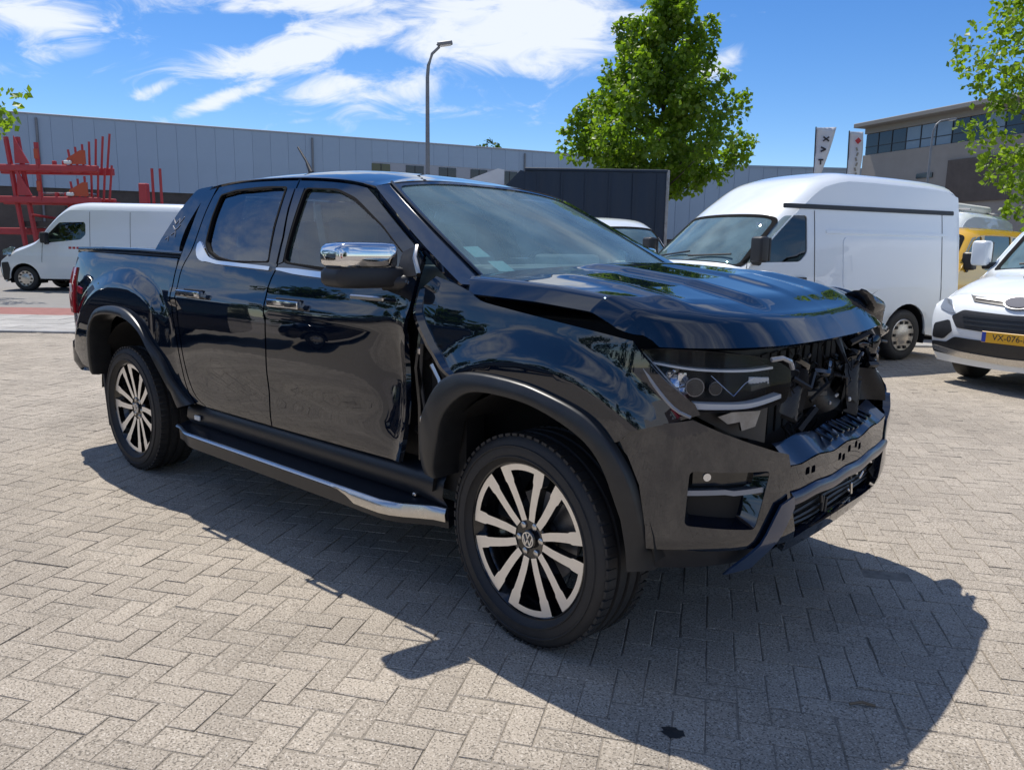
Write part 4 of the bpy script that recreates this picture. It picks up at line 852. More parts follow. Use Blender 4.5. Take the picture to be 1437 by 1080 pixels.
# centre beam: top ledge, face with bolt holes, rounded lower rail, lip
B0, B1 = .972, SL-.975; ss = np.linspace(B0, B1, 40)
wob = lambda s: .006*math.sin(s*23)+.018*sst(1.5, 1.95, s)
rows = [[fr(s, z+wob(s), o_) for z, o_ in ((.800, -.075), (.792, -.060), (.752, -.012), (.742, .004))] for s in ss]; lg_ = loft('beam_ledge', rows, mat('ledge_sky_blue', (.008, .016, .034), .32, coat=.7), T, auto=35)  # blue of the mirrored sky is put into the ledge colour
for i in range(9): box('ledge_rib', fr(1.30+i*.055, .788+wob(1.3+i*.055), -.04), (.075, .012, .014), BK, lg_, .003, 1, Matrix.Rotation(R(20), 3, 'Y'))
beam_o = [(s, .738+wob(s)) for s in np.linspace(B0, B1, 16)]+[(s, .652+wob(s)*.6) for s in np.linspace(B1, B0, 16)]
hl = [rnd([(a-.016, b-.012), (a+.016, b-.012), (a+.014, b+.014), (a-.014, b+.014)], .006, 2) for a, b in ((1.085, .70), (1.128, .698), (1.36, .70), (1.40, .69), (1.455, .712), (1.53, .715), (1.575, .70))]
panel('beam_face', beam_o, frd(.006), BK, T, hl, .03, .02, out=(1, 0, 0)); rows = [[fr(s, z, -.03) for z in (.64, .76)] for s in ss]; loft('beam_core', rows, M['dark'], T)
rows = [[fr(s, z+wob(s)*.6, o_) for z, o_ in ((.648, -.02), (.644, .008), (.625, .020), (.604, .016), (.596, -.02))] for s in np.linspace(.985, SL-.93, 40)]; loft('lower_rail', rows, mat('rail_paint', (.010, .016, .045), .35, coat=.5), T, auto=60)
rows = [[fr(s, z, -.06) for z in (.45, .62)] for s in np.linspace(1.0, SL-.95, 20)]; gr = loft('lower_grille', rows, M['dark'], T)
for i in range(5): tube('grille_bar', [fr(s, .50+.022*i+.006*math.sin(9*s+i), -.035) for s in np.linspace(1.02, SL-1.0, 16)], .006, M['plast'], gr, 5)
rj = random.Random(3)
for i in range(8):
    s = 1.1+rj.random()*.75; box('torn_clip', fr(s, .515+rj.random()*.07, -.02), (.012, .02+.04*rj.random(), .012), M['alu' if i % 2 else 'plast'], gr, .003, 1, Matrix.Rotation(rj.random()*3, 3, 'X'))
lip = [(.985, .468), (1.03, .472), (1.12, .485), (1.5, .487), (1.85, .47), (SL-1.0, .46), (SL-.99, .425), (1.7, .432), (1.3, .428), (1.0, .425)]
panel('lower_lip', lip, frd(.012), BK, T, (), .04, .03, out=(1, 0, 0))
sk = [(.445, .49)]+[(s, .49-.012*(s > .6)) for s in np.linspace(.56, .95, 6)]+[(.97, .43), (.80, .418), (.60, .412), (.455, .41)]
panel('lower_skirt', sk, frd(-.012), M['plast'], T, (), .05, .02, out=(1, -1, 0)); panel('lower_skirt', mo(sk), frd(-.012), M['plast'], T, (), .08, .02, out=(1, 1, 0))
rows = [[fr(s, z, o_) for z, o_ in ((.425, -.02), (.405, -.10), (.39, -.28), (.385, -.6))] for s in np.linspace(.6, SL-.6, 24)]; loft('skid_plate', rows, M['plast'], T, auto=50)
for i, (s, z) in enumerate(((SL-.86, .56), (SL-.80, .52), (SL-.92, .62), (SL-.74, .60), (SL-.98, .54))):
    p = fr(s, z, -.03); rows = [[Vector(p)+Vector((.03*rj.random(), .10*(k/3-.5), .09*(j/3-.5)+.02*rj.random())) for k in range(4)] for j in range(4)]; o = loft('torn_shard', rows, M['dark'], bpl, auto=20)
# bonnet opening: crossmember, radiator, lamp, broken pieces
rows = [[fr(s, z, -.20) for z in (.72, .95, 1.10)] for s in np.linspace(.80, SL-.55, 24)]; rad = loft('radiator_pack', rows, M['radiator'], T)
for i in range(12): box('radiator_fin', (3.86, -.42+.075*i, .93), (.008, .05, .30), M['dark'], rad, .002, 1, Matrix.Rotation(R(rj.uniform(-6, 6)), 3, 'X'))
tube('latch_beam', [(3.66, -.72, 1.10), (3.84, -.40, 1.125), (3.87, 0, 1.13), (3.80, .35, 1.10), (3.72, .62, 1.05)], .028, M['plast'], T, 8)
for i in range(34):
    s = rj.uniform(.92, SL-.5); z = rj.uniform(.80, 1.10); p = Vector(fr(s, z, rj.uniform(-.17, -.07))); q = p+Vector((rj.uniform(-.03, .05), rj.uniform(-.16, .16), rj.uniform(-.14, .14))); mid = p.lerp(q, .5)+Vector((.03, rj.uniform(-.05, .05), rj.uniform(-.05, .05)))
    tube('torn_hose', [p, mid, q], rj.choice((.006, .009, .014)), M[rj.choice(('plast', 'plast', 'dark', 'rimblk', 'radiator'))], T, 5)
for i in range(16):
    s = rj.uniform(.95, SL-.45); z = rj.uniform(.84, 1.10); p = Vector(fr(s, z, rj.uniform(-.13, -.05))); rt = Matrix.Rotation(rj.uniform(-.8, .8), 3, 'X') @ Matrix.Rotation(rj.uniform(-.7, .7), 3, 'Z'); wv = rj.uniform(.04, .11)
    rows = [[p+rt @ Vector((.02*math.sin(3*a+b*2+i), wv*a*(1-.5*b), .09*b)) for a in np.linspace(-1, 1, 11)] for b in np.linspace(-.6, .9, 7)]; loft('broken_panel', rows, M[rj.choice(('plast', 'dark', 'dark', 'radiator'))], T, auto=70)
for i in range(40):
    s = rj.uniform(.95, SL-.5); z = rj.uniform(.80, 1.10); p = Vector(fr(s, z, rj.uniform(-.15, -.05))); P_ = [p]
    for k in range(4): P_.append(P_[-1]+Vector((rj.uniform(-.03, .03), rj.uniform(-.06, .06), rj.uniform(-.06, .05))))
    tube('loose_wire', cr([tuple(q) for q in P_], n=3), .0028, M[rj.choice(('plast', 'seal', 'seal', 'dark'))], T, 4)
for i in range(14):
    s = rj.uniform(1.0, SL-.55); box('broken_clip', fr(s, rj.uniform(.80, 1.08), rj.uniform(-.12, -.05)), (.01, .012+.02*rj.random(), .012), M[rj.choice(('steel', 'label', 'plast', 'silverp'))], T, .003, 1, Matrix.Rotation(rj.random()*3, 3, 'X'))
# crumpled far corner: torn fender sheets and broken lamp
for i, (x, y, z, h_, wd) in enumerate(((3.96, .60, 1.16, .20, .20), (3.93, .70, 1.00, .24, .16), (3.98, .54, .96, .22, .12), (3.86, .80, 1.14, .18, .16), (3.90, .76, .86, .18, .14))):
    rows = [[Vector((x-.05+.05*math.sin(a*4+b*3+i*2)-.04*abs(a), y+wd*a*(1-.25*b)+.03*math.sin(5*b+i), z+h_*b*.5+.02*math.sin(7*a+i))) for a in np.linspace(-1, 1, 17)] for b in np.linspace(-1, 1, 17)]
    loft('crumpled_sheet', rows, BK, T, auto=75)
for i, (a, b) in enumerate((((3.90, .46, 1.16), (3.90, .58, 1.03)), ((3.90, .64, 1.12), (3.88, .72, .98)), ((3.95, .50, .92), (3.92, .62, 1.00)))): tube('lamp_splinter', [a, Vector(a).lerp(Vector(b), .5)+Vector((.02, .01, .02)), b], .008, M['silverp'], T, 6)
ext('torn_tab', [(.86, 1.155), (.97, 1.20), (.955, 1.15), (.90, 1.115)], lambda y, z, t: (3.62+t, y, z), .012, M['plast'], T)
# near headlamp
def lathe_at(par, s, z, rr):
    a, b = Vector(fr(s, z, -.075)), Vector(fr(s, z, -.03)); tube('projector_ring', [a, b], rr, M['steel'], par, 18, radii=[rr*.8, rr]); tube('projector', [b-(b-a)*.3, b+(b-a)*.06], rr, M['winblk'], par, 18, radii=[rr*.97, rr*.90])
lamp_o = rnd([(.385, 1.125), (.48, 1.132), (.60, 1.128), (.78, 1.112), (.90, 1.085), (.958, 1.058), (.95, 1.0), (.93, .955), (.79, .938), (.60, .938), (.53, .958), (.45, 1.035)], .02)
lc = np.array((.69, 1.03))
hlm = panel('headlamp', [lc+(np.array(p)-lc)*.97 for p in lamp_o], frd(-.085), M['dark'], T, (), .05, 0, out=(1, -1, 0))
rows = []
for p in lin(lamp_o, .03): rows.append([Vector(fr(p[0], p[1], -.004)), Vector(fr(*(lc+(p-lc)*.98), -.085))])
loft('lamp_housing', rows, M['seal'], hlm, cv=True)
panel('lamp_glass', lamp_o, frd(-.002), M['lens'], hlm, (), .06, 0, out=(1, -1, 0))
def drl(name, pts, h0, h1, o_, m):
    P = cr(pts, .03); rows = []
    for i, p in enumerate(P):
        t = i/(len(P)-1); h_ = h0+(h1-h0)*t; rows.append([Vector(fr(p[0], p[1]+dz*h_, o_+do)) for dz, do in ((-.5, -.03), (-.42, 0), (.42, 0), (.5, -.03))])
    return loft(name, rows, m, hlm, cap=True, auto=50)
drl('light_strip', [(.585, .955), (.66, .952), (.79, .952), (.925, .972)], .023, .016, -.02, M['drl']); drl('light_strip', [(.44, 1.083), (.60, 1.066), (.78, 1.060), (.90, 1.064)], .007, .009, -.03, M['drl'])
drl('light_strip', [(.405, 1.115), (.50, 1.03), (.575, .965)], .006, .010, -.03, M['steel'])
lb = panel('lamp_bowl', rnd([(.475, 1.05), (.57, 1.045), (.595, .985), (.555, .985)], .015), frd(-.055), M['steel'], hlm, (), .03, .03, out=(1, -1, 0)); [lathe_at(hlm, s, z, rr) for s, z, rr in ((.590, 1.012, .030), (.66, 1.008, .022))]
for i, (s, z, a_) in enumerate(((.500, 1.045, 20), (.522, 1.022, -15), (.515, 1.055, 40), (.548, 1.040, 5), (.545, 1.005, -30), (.565, .990, 25))): box('reflector_facet', fr(s, z, -.05), (.030, .012, .032), M['reflector'], hlm, .006, 2, Matrix.Rotation(R(45+a_), 3, 'Z') @ Matrix.Rotation(R(a_*1.5), 3, 'X'))
for i in range(6): box('led_cell', fr(.795+i*.0145, 1.030-.001*i, -.03), (.012, .010, .022), M['drl'], hlm, .002, 1, Matrix.Rotation(R(30), 3, 'Z'))
for pts in ([(.64, 1.05), (.70, 1.0), (.72, .985)], [(.72, .985), (.76, 1.02), (.80, 1.04)]): tube('lamp_crack', [fr(s, z, -.02) for s, z in pts], .0013, M['reflector'], hlm, 4)
tube('lamp_edge', [fr(s, z, .004) for s, z in cr([(.375, 1.135), (.44, 1.04), (.515, .955), (.57, .925)], .03)], .006, M['silverp'], hlm, 6)
panel('torn_bracket', [(.68, .915), (.74, .93), (.86, .925), (.84, .875), (.78, .865), (.77, .895), (.72, .89)], frd(-.045), M['steel'], T, (), .04, .01, out=(1, -1, 0))
panel('lamp_underlay', [(.57, .93), (.95, .95), (.945, .80), (.77, .845), (.67, .885)], frd(-.085), M['plast'], T, (), .05, .01, out=(1, -1, 0)); tube('torn_clip', [fr(.86, 1.095, .0), fr(.90, 1.10, .01), fr(.945, 1.085, .005), fr(.965, 1.06, 0)], .008, M['silverp'], T, 6)
# ---- wheels
RO, RI = .391, .292
def spoke_fn(t, a):   # polar: along radius, angle
    return lambda: None
def make_wheel():
    wl = lathe('wheel', [(.10, .235), (.02, .245), (-.075, .262), (-.098, RI-.008), (-.106, RI-.006), (-.108, RI), (-.10, RI+.006), (-.08, RI), (.11, RI)], M['rimblk'], None, 56)
    tp = [(.11, RI-.004), (.125, RI+.03), (.132, .335), (.125, .365), (.112, .382), (.095, .3905)]
    for g in (-.055, 0., .055)[::-1]: tp += [(g+.010, RO), (g+.008, RO-.010), (g-.008, RO-.010), (g-.010, RO)]
    tp += [(-.095, .3905), (-.112, .383), (-.126, .366), (-.134, .335), (-.130, .310), (-.120, RI+.012), (-.108, RI-.002)]
    lathe('tyre', tp, M['rubber'], wl, 72)
    bm = bmesh.new()
    for k in range(66):
        a = 2*math.pi*k/66
        for sg in (-1, 1):
            mx_ = Matrix.Rotation(-a, 3, 'Y') @ Matrix.Rotation(R(12*sg), 3, 'X'); vs_ = bmesh.ops.create_cube(bm, size=1)['verts']
            for v in vs_: v.co = Matrix.Rotation(-a-(.02 if sg > 0 else 0), 3, 'Y') @ Vector((.3885+v.co.x*.010, sg*.092+v.co.y*.046, v.co.z*.024))
    o = from_bm('tread_blocks', bm, M['rubber'], wl); o['kind'] = 'stuff'
    for rr in (.312, .350): lathe('sidewall_ring', [(-.131, rr-.004), (-.1355, rr-.002), (-.1355, rr+.002), (-.131, rr+.004)], M['rubber'], wl, 64)
    lathe('brake_disc', [(.0, .0), (.0, .17), (-.012, .17), (-.012, .0)], M['steel'], wl, 32)
    lathe('rim_lip', [(-.104, RI-.012), (-.1095, RI-.009), (-.1095, RI-.004), (-.104, RI-.002)], M['rimblk'], wl, 64)
    def pt(r, a, y): return (r*math.cos(a), y, r*math.sin(a))
    face = lambda r: -.086-.016*((r-.07)/.20)
    sp = {}
    for sd_ in (-1, 1):
        A = []; B_ = []
        for (r, a0, hw) in ((.072, 15, .0140), (.12, 15.5, .0155), (.17, 17, .0165), (.215, 18.2, .018), (.226, 18.4, .0225), (.270, 18.8, .024)):
            a = R(a0)*sd_; A.append((r, a+hw/r*sd_ if True else a)); B_.append((r, a-hw/r*sd_))
        poly = A+B_[::-1]; bm = bmesh.new(); tf = [bm.verts.new(pt(r, a, face(r))) for r, a in poly]; bf = [bm.verts.new(pt(r, a, face(r)+.035)) for r, a in poly]; k = len(poly); h_ = k//2
        for i in range(h_-1): bm.faces.new((tf[i], tf[i+1], tf[k-2-i], tf[k-1-i])).material_index = 0
        for i in range(k): bm.faces.new((tf[i], bf[i], bf[(i+1) % k], tf[(i+1) % k])).material_index = 1
        bmesh.ops.recalc_face_normals(bm, faces=bm.faces); me = bpy.data.meshes.new('spoke'); bm.to_mesh(me); bm.free(); me.materials.append(M['mach']); me.materials.append(M['rimblk']); sp[sd_] = me
    bm = bmesh.new(); st = 12; ring = []
    for i in range(st+1):
        a = R(-18.8-5+(37.6+10)*i/st); ring.append([bm.verts.new(pt(r, a, y)) for r, y in ((.258, -.101), (.2845, -.1035), (.2845, -.07), (.258, -.07))])
    for i in range(st):
        for j in range(4): bm.faces.new((ring[i][j], ring[i][(j+1) % 4], ring[i+1][(j+1) % 4], ring[i+1][j])).material_index = 0 if j == 0 else 1
    bmesh.ops.recalc_face_normals(bm, faces=bm.faces); arc = bpy.data.meshes.new('spoke_arc'); bm.to_mesh(arc); bm.free(); arc.materials.append(M['mach']); arc.materials.append(M['rimblk'])
    for k in range(6):
        for nm, me in (('spoke', sp[-1]), ('spoke', sp[1]), ('spoke_arc', arc)):
            o = bpy.data.objects.new(nm, me); C.objects.link(o); o.parent = wl; o.rotation_euler = (0, -R(96+60*k), 0)
    lathe('hub', [(-.02, .085), (-.07, .082), (-.082, .074), (-.078, .05), (-.076, .0)], M['rimblk'], wl, 36)
    hb = lathe('hub_cap', [(-.07, .036), (-.088, .034), (-.092, .028), (-.092, 0.)], M['rimblk'], wl, 28)
    lathe('emblem_ring', [(-.090, .029), (-.0945, .029), (-.0945, .025), (-.090, .025)], M['mach'], wl, 28)
    bm = bmesh.new()
    for (x0, z0, x1, z1) in ((-.010, .024, .0, .004), (.010, .024, .0, .004), (-.023, .012, -.011, -.020), (-.011, -.020, 0, .0), (0, .0, .011, -.020), (.011, -.020, .023, .012)):
        l_ = math.hypot(x1-x0, z1-z0); bm_box(bm, ((x0+x1)/2, -.0935, (z0+z1)/2), (l_, .003, .0045), rot=Matrix.Rotation(-math.atan2(z1-z0, x1-x0), 3, 'Y'))
    from_bm('emblem', bm, M['mach'], wl)
    nut = lathe('wheel_nut', [(-.06, .013), (-.085, .013), (-.088, .009), (-.088, .0)], M['alu'], wl, 10)
    for k in range(6):
        a = R(66+60*k); o = nut if k == 0 else share('wheel_nut', nut, wl); o.location = (.056*math.cos(a), 0, .056*math.sin(a))
    return wl
W0 = make_wheel(); W0.parent = T; W0.location = (3.27, -.815, RO-.001); W0.rotation_euler = (0, 0, R(-5))
for (x, y, rz) in ((0, -.812, 0), (3.27, .815, 175), (0, .812, 180)):
    c = W0.copy(); C.objects.link(c); c.location = (x, y, RO-.001); c.rotation_euler = (0, R(17) if x == 0 else 0, R(rz))
    for ch in W0.children:
        k = ch.copy(); C.objects.link(k); k.parent = c
# ------------------------------------------------------------------ vans and cars
def simple_wheel(r, wd, cover):
    wl = lathe('wheel', [(wd*.5, r*.60), (-wd*.35, r*.63), (-wd*.47, r*.66), (-wd*.5, r*.64)], M['plast'], None, 32)
    lathe('tyre', [(wd*.5, r*.62), (wd*.5, r*.9), (wd*.40, r*.985), (wd*.3, r), (-wd*.3, r), (-wd*.40, r*.985), (-wd*.5, r*.9), (-wd*.52, r*.78), (-wd*.47, r*.62)], M['rubber'], wl, 40)
    cv = lathe('wheel_cover', [(-wd*.46, r*.64), (-wd*.50, r*.60), (-wd*.46, r*.42), (-wd*.50, r*.30), (-wd*.54, r*.14), (-wd*.54, 0)], cover, wl, 40)
    bm = bmesh.new()
    for k in range(10):
        a = 2*math.pi*k/10; bm_box(bm, (r*.50*math.cos(a), -wd*.492, r*.50*math.sin(a)), (r*.13, .02, r*.11), rot=Matrix.Rotation(0, 3, 'Y'))
    from_bm('cover_slots', bm, M['dark'], cv)['kind'] = 'stuff'
    return wl
def van(name, label, cat, loc, hd, body, S, group=None):
    """hd = heading (r, d); origin on the ground under the middle of the nose; x forward"""
    h = RH*hd[0]+FH*hd[1]; t = thing(name, label, cat, V(*loc), math.atan2(h.y, h.x), group)
    Ln, H = S['L'], S['prof'][-1][1]; W_ = spl([.2, .5, .8, 1.05, 1.35, 1.9, 2.5], [v*S.get('w', 1.) for v in (.93, .975, .985, .98, .955, .895, .80)])
    zt = spl([p[0] for p in S['prof']], [p[1] for p in S['prof']]); x0 = S['prof'][0][0]; res = S.get('res', .09)
    c0 = S.get('bow', .26); cw = spl([0, .5, S['ws'][0], S['ws'][1], S['ws'][1]+.8, Ln], [c0, c0*.95, c0*.8, c0*.45, .0, .0]); rcf = spl([0, S['ws'][0], S['ws'][1], S['ws'][1]+.8, Ln], [.10, .07, .10, S.get('rc', .2), S.get('rc', .2)])
    def topf(xb, q):
        z0 = zt(xb); a = abs(q); z = z0-rcf(xb)*a**8-.035*a*a; return (-(xb+cw(xb)*q*q), W_(z0-rcf(xb))*q*(1-.0), z)
    xs = np.concatenate([np.linspace(x0, S['ws'][1]+.8, 26), np.linspace(S['ws'][1]+.9, Ln-.02, 12)])
    edge = [(-topf(x, 1)[0], topf(x, 1)[2]) for x in xs]; ex = spl([p[0] for p in edge], [p[1] for p in edge])
    def bulge(x, z): return .012*math.exp(-((z-.62)/.03)**2)*0+.010*(sst(.58, .62, z)-sst(.95, 1.1, z))
    def sf(sg): return lambda x, z: (-x, sg*(W_(z)+(W_(edge_z(x)+.0)-W_(edge_z(x)))*0+bulge(x, z)), z)
    def edge_z(x): return ex(x)
    az = spl([.2, .45, .6, .8, 1.0, S['prof'][0][1]], [.10, .02, .0, .02, max(.05, x0-.06), x0]) if S['prof'][0][1] > 1.02 else spl([.2, .45, .6, .8, S['prof'][0][1]], [.10, .02, .0, .03, x0])
    def ff(y, z): return (-(az(z)+c0*(y/W_(z))**2), y, z)
    wr = S['wr']; zb = .26; A = []
    def archpts(xc): return [(xc+(wr+.07)*math.cos(a), wr+(wr+.07)*math.sin(a)*1.02) for a in np.linspace(math.pi, 0, 16)]
    nose = [(az(z)+c0+.004, z) for z in np.linspace(.30, edge[0][1]-.02, 8)]
    lowr = [(az(.3)+c0, zb)]+[(p[0], max(p[1], zb)) for p in archpts(S['xf'])]+[(p[0], max(p[1], zb)) for p in archpts(S['xr'])]+[(Ln-.02, zb)]
    lowr = [lowr[0]]+[p for i, p in enumerate(lowr[1:]) if p[0] > lowr[0][0]+.02]
    outline = lowr+[(Ln, .5), (Ln, edge[-1][1])]+edge[::-1][1:]+nose[::-1][:-1]
    for sg in (-1, 1):
        det = sg in S.get('detail', (1, -1)); hs_ = S['wins'] if det else []
        sd_ = panel('body_side', outline, sf(sg), body, t, hs_, res, .03, out=(0, sg, 0))
        for wn in hs_: panel('window', wn, sf(sg), M[S.get('glass', 'vanglass')], sd_, (), .15, 0, -.015, (0, sg, 0))
        if det:
            for (xa, za, xb_, zb_) in S.get('seams', ()):
                n_ = 14; rows = [[Vector(sf(sg)(xa+(xb_-xa)*k/n_+dx, za+(zb_-za)*k/n_+dz))+Vector((0, sg*.003, 0)) for dx, dz in ((-.006, 0), (.006, 0)) if True] if abs(zb_-za) > abs(xb_-xa) else [Vector(sf(sg)(xa+(xb_-xa)*k/n_, za+dz))+Vector((0, sg*.003, 0)) for dz in (-.006, .006)] for k in range(n_+1)]
                loft('panel_seam', rows, M['plast'], sd_)
            for (xa, za, xb_, zb_, m_) in S.get('strips', ()):
                panel('body_strip', rnd([(xa, za), (xb_, za), (xb_, zb_), (xa, zb_)], .015), sf(sg), M[m_], sd_, (), .12, .02, .012, (0, sg, 0))
            for (xa, za, xb_, zb_) in S.get('press', ()):   # pressed panel frame on the flank
                o_ = rnd([(xa, za), (xb_, za), (xb_, zb_), (xa, zb_)], .08); panel('pressed_panel', o_, sf(sg), body, sd_, (), .12, .014, .010, (0, sg, 0))
            for (xa, za) in S.get('handles', ()): y = W_(za)+.02; box('door_handle', (-xa, sg*y, za), (.17, .03, .05), M['plast'], sd_, .012, 2)
        for xc in (S['xf'], S['xr']):
            rows = [[(-(xc+(wr+.08)*math.cos(a)), sg*(W_(.6)-.015), wr+(wr+.08)*math.sin(a)), (-(xc+(wr+.08)*math.cos(a)), sg*.62, wr+(wr+.08)*math.sin(a)), (-xc, sg*.60, wr)] for a in np.linspace(-.3, math.pi+.3, 18)]
            loft('wheel_well', rows, M['dark'], t)
    q1 = S.get('q1', .86); wso_ = rnd([(S['ws'][0]+.02, -q1), (S['ws'][0]+.02, q1), (S['ws'][1], q1*.97), (S['ws'][1], -q1*.97)], .09)
    tp_ = panel('roof_and_bonnet', [(x0, -1), (x0, 1), (Ln, 1), (Ln, -1)], topf, body, t, [wso_], res, .03, out=(0, 0, 1))
    wsp = panel('windscreen', wso_, topf, M['vanws'], t, (), .1, 0, -.012, (1, 0, 1))
    rows = []
    for p in lin(wso_, .06):
        c = np.array(((S['ws'][0]+S['ws'][1])/2, 0)); d = p-c; rows.append([Vector(topf(*(c+d*k)))-Vector((0, 0, dz)) for k, dz in ((1.03, -.005), (1.0, -.007), (.95, .010))])
    loft('windscreen_seal', rows, M['seal'], wsp, cv=True)
    ra = [(topf(Ln, q)[1], topf(Ln, q)[2]) for q in np.linspace(1, -1, 17)]; rr_ = [(-W_(z)-.004, z) for z in np.linspace(ra[-1][1], zb, 8)[1:]]
    panel('rear_doors', ra+rr_+[(-a, b) for a, b in rr_[::-1]], lambda y, z: (-Ln, y, z), body, t, (), .25, .02, out=(-1, 0, 0))
    fo = [(W_(z)*k, z) for z, k in [(z, 1) for z in np.linspace(.24, edge[0][1], 8)]]; tpf = [(topf(x0, q)[1], topf(x0, q)[2]) for q in np.linspace(.96, -.96, 13)]
    fp_ = panel('front_panel', fo+tpf+[(-a, b) for a, b in fo[::-1]], ff, body, t, (), .07, .03, out=(1, 0, 0))
    if S.get('face'):
        for (nm, poly, m_, of, th) in S['face']:
            for mir in ((1, -1) if poly[0][0] != 0 and min(abs(p[0]) for p in poly) > .05 else (1,)):
                panel(nm, [(a*mir, b) for a, b in poly], ff, M[m_] if isinstance(m_, str) else m_, fp_, (), .06, th, of, (1, 0, 0))
    w0 = simple_wheel(wr, .22, M[S.get('cover', 'alu')]); w0.parent = t; k = 0
    for xc in (S['xf'], S['xr']):
        for sg in (-1, 1):
            if k == 0: c = w0
            else:
                c = w0.copy(); C.objects.link(c)
                for ch in w0.children:
                    e = ch.copy(); C.objects.link(e); e.parent = c
                    for g in ch.children: g2 = g.copy(); C.objects.link(g2); g2.parent = e
            c.location = (-xc, sg*(W_(.5)-.13), wr); c.rotation_euler = (0, 0, 0 if sg < 0 else math.pi); k += 1
    # floor, bulkhead, seats, dash
    wx = S['ws'][1]+1.0; zs = S['prof'][-1][1]
    box('floor', (-Ln/2, 0, .36), (Ln-.6, 1.5, .16), M['dark'], t); box('bulkhead', (-min(wx+.45, Ln-.3), 0, (zs+.4)/2), (.05, 1.5, zs-.75), M[S.get('bulk', 'silverp')], t)
    for y in (-.42, .42):
        s_ = box('seat', (-wx+.05, y, .85), (.5, .52, .5), M['seat'], t, .06, 2); box('seat_back', (-wx-.18, y, 1.25), (.16, .48, .7), M['seat'], s_, .06, 2, Matrix.Rotation(R(-12), 3, 'Y')); box('headrest', (-wx-.27, y, 1.68), (.10, .26, .18), M['seat'], s_, .04, 2)
    box('dashboard', (-(S['ws'][0]+.42), 0, 1.12), (.62, 1.55, .20), M['dash'], t, .06, 2)
    sw_ = lathe('steering_wheel', [(0, .20), (.015, .215), (.03, .20), (.015, .185), (0, .20)], M['plast'], t, 24); sw_.location = (-(S['ws'][0]+.80), .42, 1.22); sw_.rotation_euler = (0, 0, R(90)); sw_.rotation_euler = (R(25), 0, R(90))
    for sg in (-1, 1):
        xm, zm, yb = S['mir']; a = box('mirror', (-xm+.02, sg*(yb+.16), zm+.12), (.14, .20, .30), M['plast'] if S.get('mirb') else body, t, .05, 3)
        box('mirror_back', (-xm-.055, sg*(yb+.16), zm+.12), (.03, .18, .27), M['plast'], a, .01, 2); tube('mirror_arm', [(-xm-.02, sg*(yb-.04), zm-.02), (-xm, sg*(yb+.14), zm-.03)], .04, M['plast'], a, 8)
    for q0 in (-.55, .12): tube('wiper', [Vector(topf(S['ws'][0]+.07, q0))+Vector((.01, 0, .02)), Vector(topf(S['ws'][0]+.13, q0+.62))+Vector((.01, 0, .025))], .012, M['plast'], t, 5)
    return t, fp_, ff, topf, sf
HD = (-.866, -.5)
TW = [[(1.10, 1.29), (1.34, 1.44), (1.60, 1.72), (1.78, 1.86), (2.14, 1.87), (2.14, 1.42), (2.02, 1.31)]]
TS = dict(L=4.97, prof=[(.22, 1.02), (.30, 1.07), (.55, 1.17), (.90, 1.27), (1.25, 1.53), (1.70, 1.86), (2.0, 1.96), (2.4, 1.985), (4.4, 1.975), (4.97, 1.93)], ws=(.93, 1.66), xf=.93, xr=4.0, wr=.345, wins=[rnd(TW[0], .05)], mir=(1.28, 1.33, .93), handles=((2.02, 1.10),), seams=((2.24, .40, 2.24, 1.9), (1.10, .75, 1.18, 1.30), (3.55, .40, 3.55, 1.9)), strips=((2.4, .62, 3.3, .70, 'plast'),), cover='alu')
H2 = dict(TS); H2.update(q1=.93, prof=[(.22, 1.02), (.30, 1.07), (.55, 1.17), (.90, 1.28), (1.25, 1.56), (1.70, 1.91), (2.05, 2.14), (2.5, 2.38), (2.95, 2.46), (4.2, 2.44), (4.88, 2.39), (4.97, 2.32)], w=1.02, rc=.11, mirb=True, seams=((2.26, .40, 2.26, 1.93), (1.10, .75, 1.18, 1.30), (4.62, .7, 4.62, 1.95)), strips=((2.45, 1.66, 4.75, 1.70, 'white'), (2.45, .96, 3.5, 1.0, 'white'), (2.3, .66, 3.4, .70, 'white'), (1.76, 1.95, 4.85, 2.005, 'plast'), (.95, .50, 1.25, .58, 'plast')), press=((2.75, .98, 4.35, 1.62),), detail=(1,), bulk='silverp')
t, *_ = van('high_roof_van', 'tall white high roof van parked behind the pickup bonnet', 'van', (1.25, 9.68), (-.90, -.436), M['white'], H2, 'white delivery vans')
hx = .62
FACE = [('headlamp', rnd([(.66, .80), (.72, .79), (.90, .83), (.915, .935), (.80, .925)], .02), 'reflector', .010, .012),
        ('upper_grille', rnd([(0, .955), (.56, .985), (.60, 1.0), (.50, .925), (0, .895), (-.50, .925), (-.60, 1.0), (-.56, .985)], .015), 'plast', .010, .02),
        ('grille_bar', rnd([(0, .945), (.50, .968), (.50, .952), (0, .928), (-.50, .952), (-.50, .968)], .004), 'steel', .022, .014),
        ('lower_grille', rnd([(0, .82), (.56, .835), (.70, .76), (.60, .64), (0, .62), (-.60, .64), (-.70, .76), (-.56, .835)], .03), 'plast', .010, .02),
        ('fog_surround', rnd([(.72, .72), (.93, .66), (.95, .50), (.78, .50), (.66, .60)], .03), 'flare', .012, .02),
        ('lower_bumper', rnd([(0, .53), (.62, .54), (.74, .47), (.96, .46), (.955, .34), (0, .31), (-.955, .34), (-.96, .46), (-.74, .47), (-.62, .54)], .02), 'flare', .012, .02),
        ('bumper_lip', rnd([(0, .38), (.60, .395), (.93, .42), (.93, .37), (.60, .33), (0, .315), (-.60, .33), (-.93, .37), (-.93, .42), (-.60, .395)], .012), 'alu', .026, .02)]
T2 = dict(TS); T2['face'] = FACE; T2['detail'] = (1,); T2['bow'] = .24
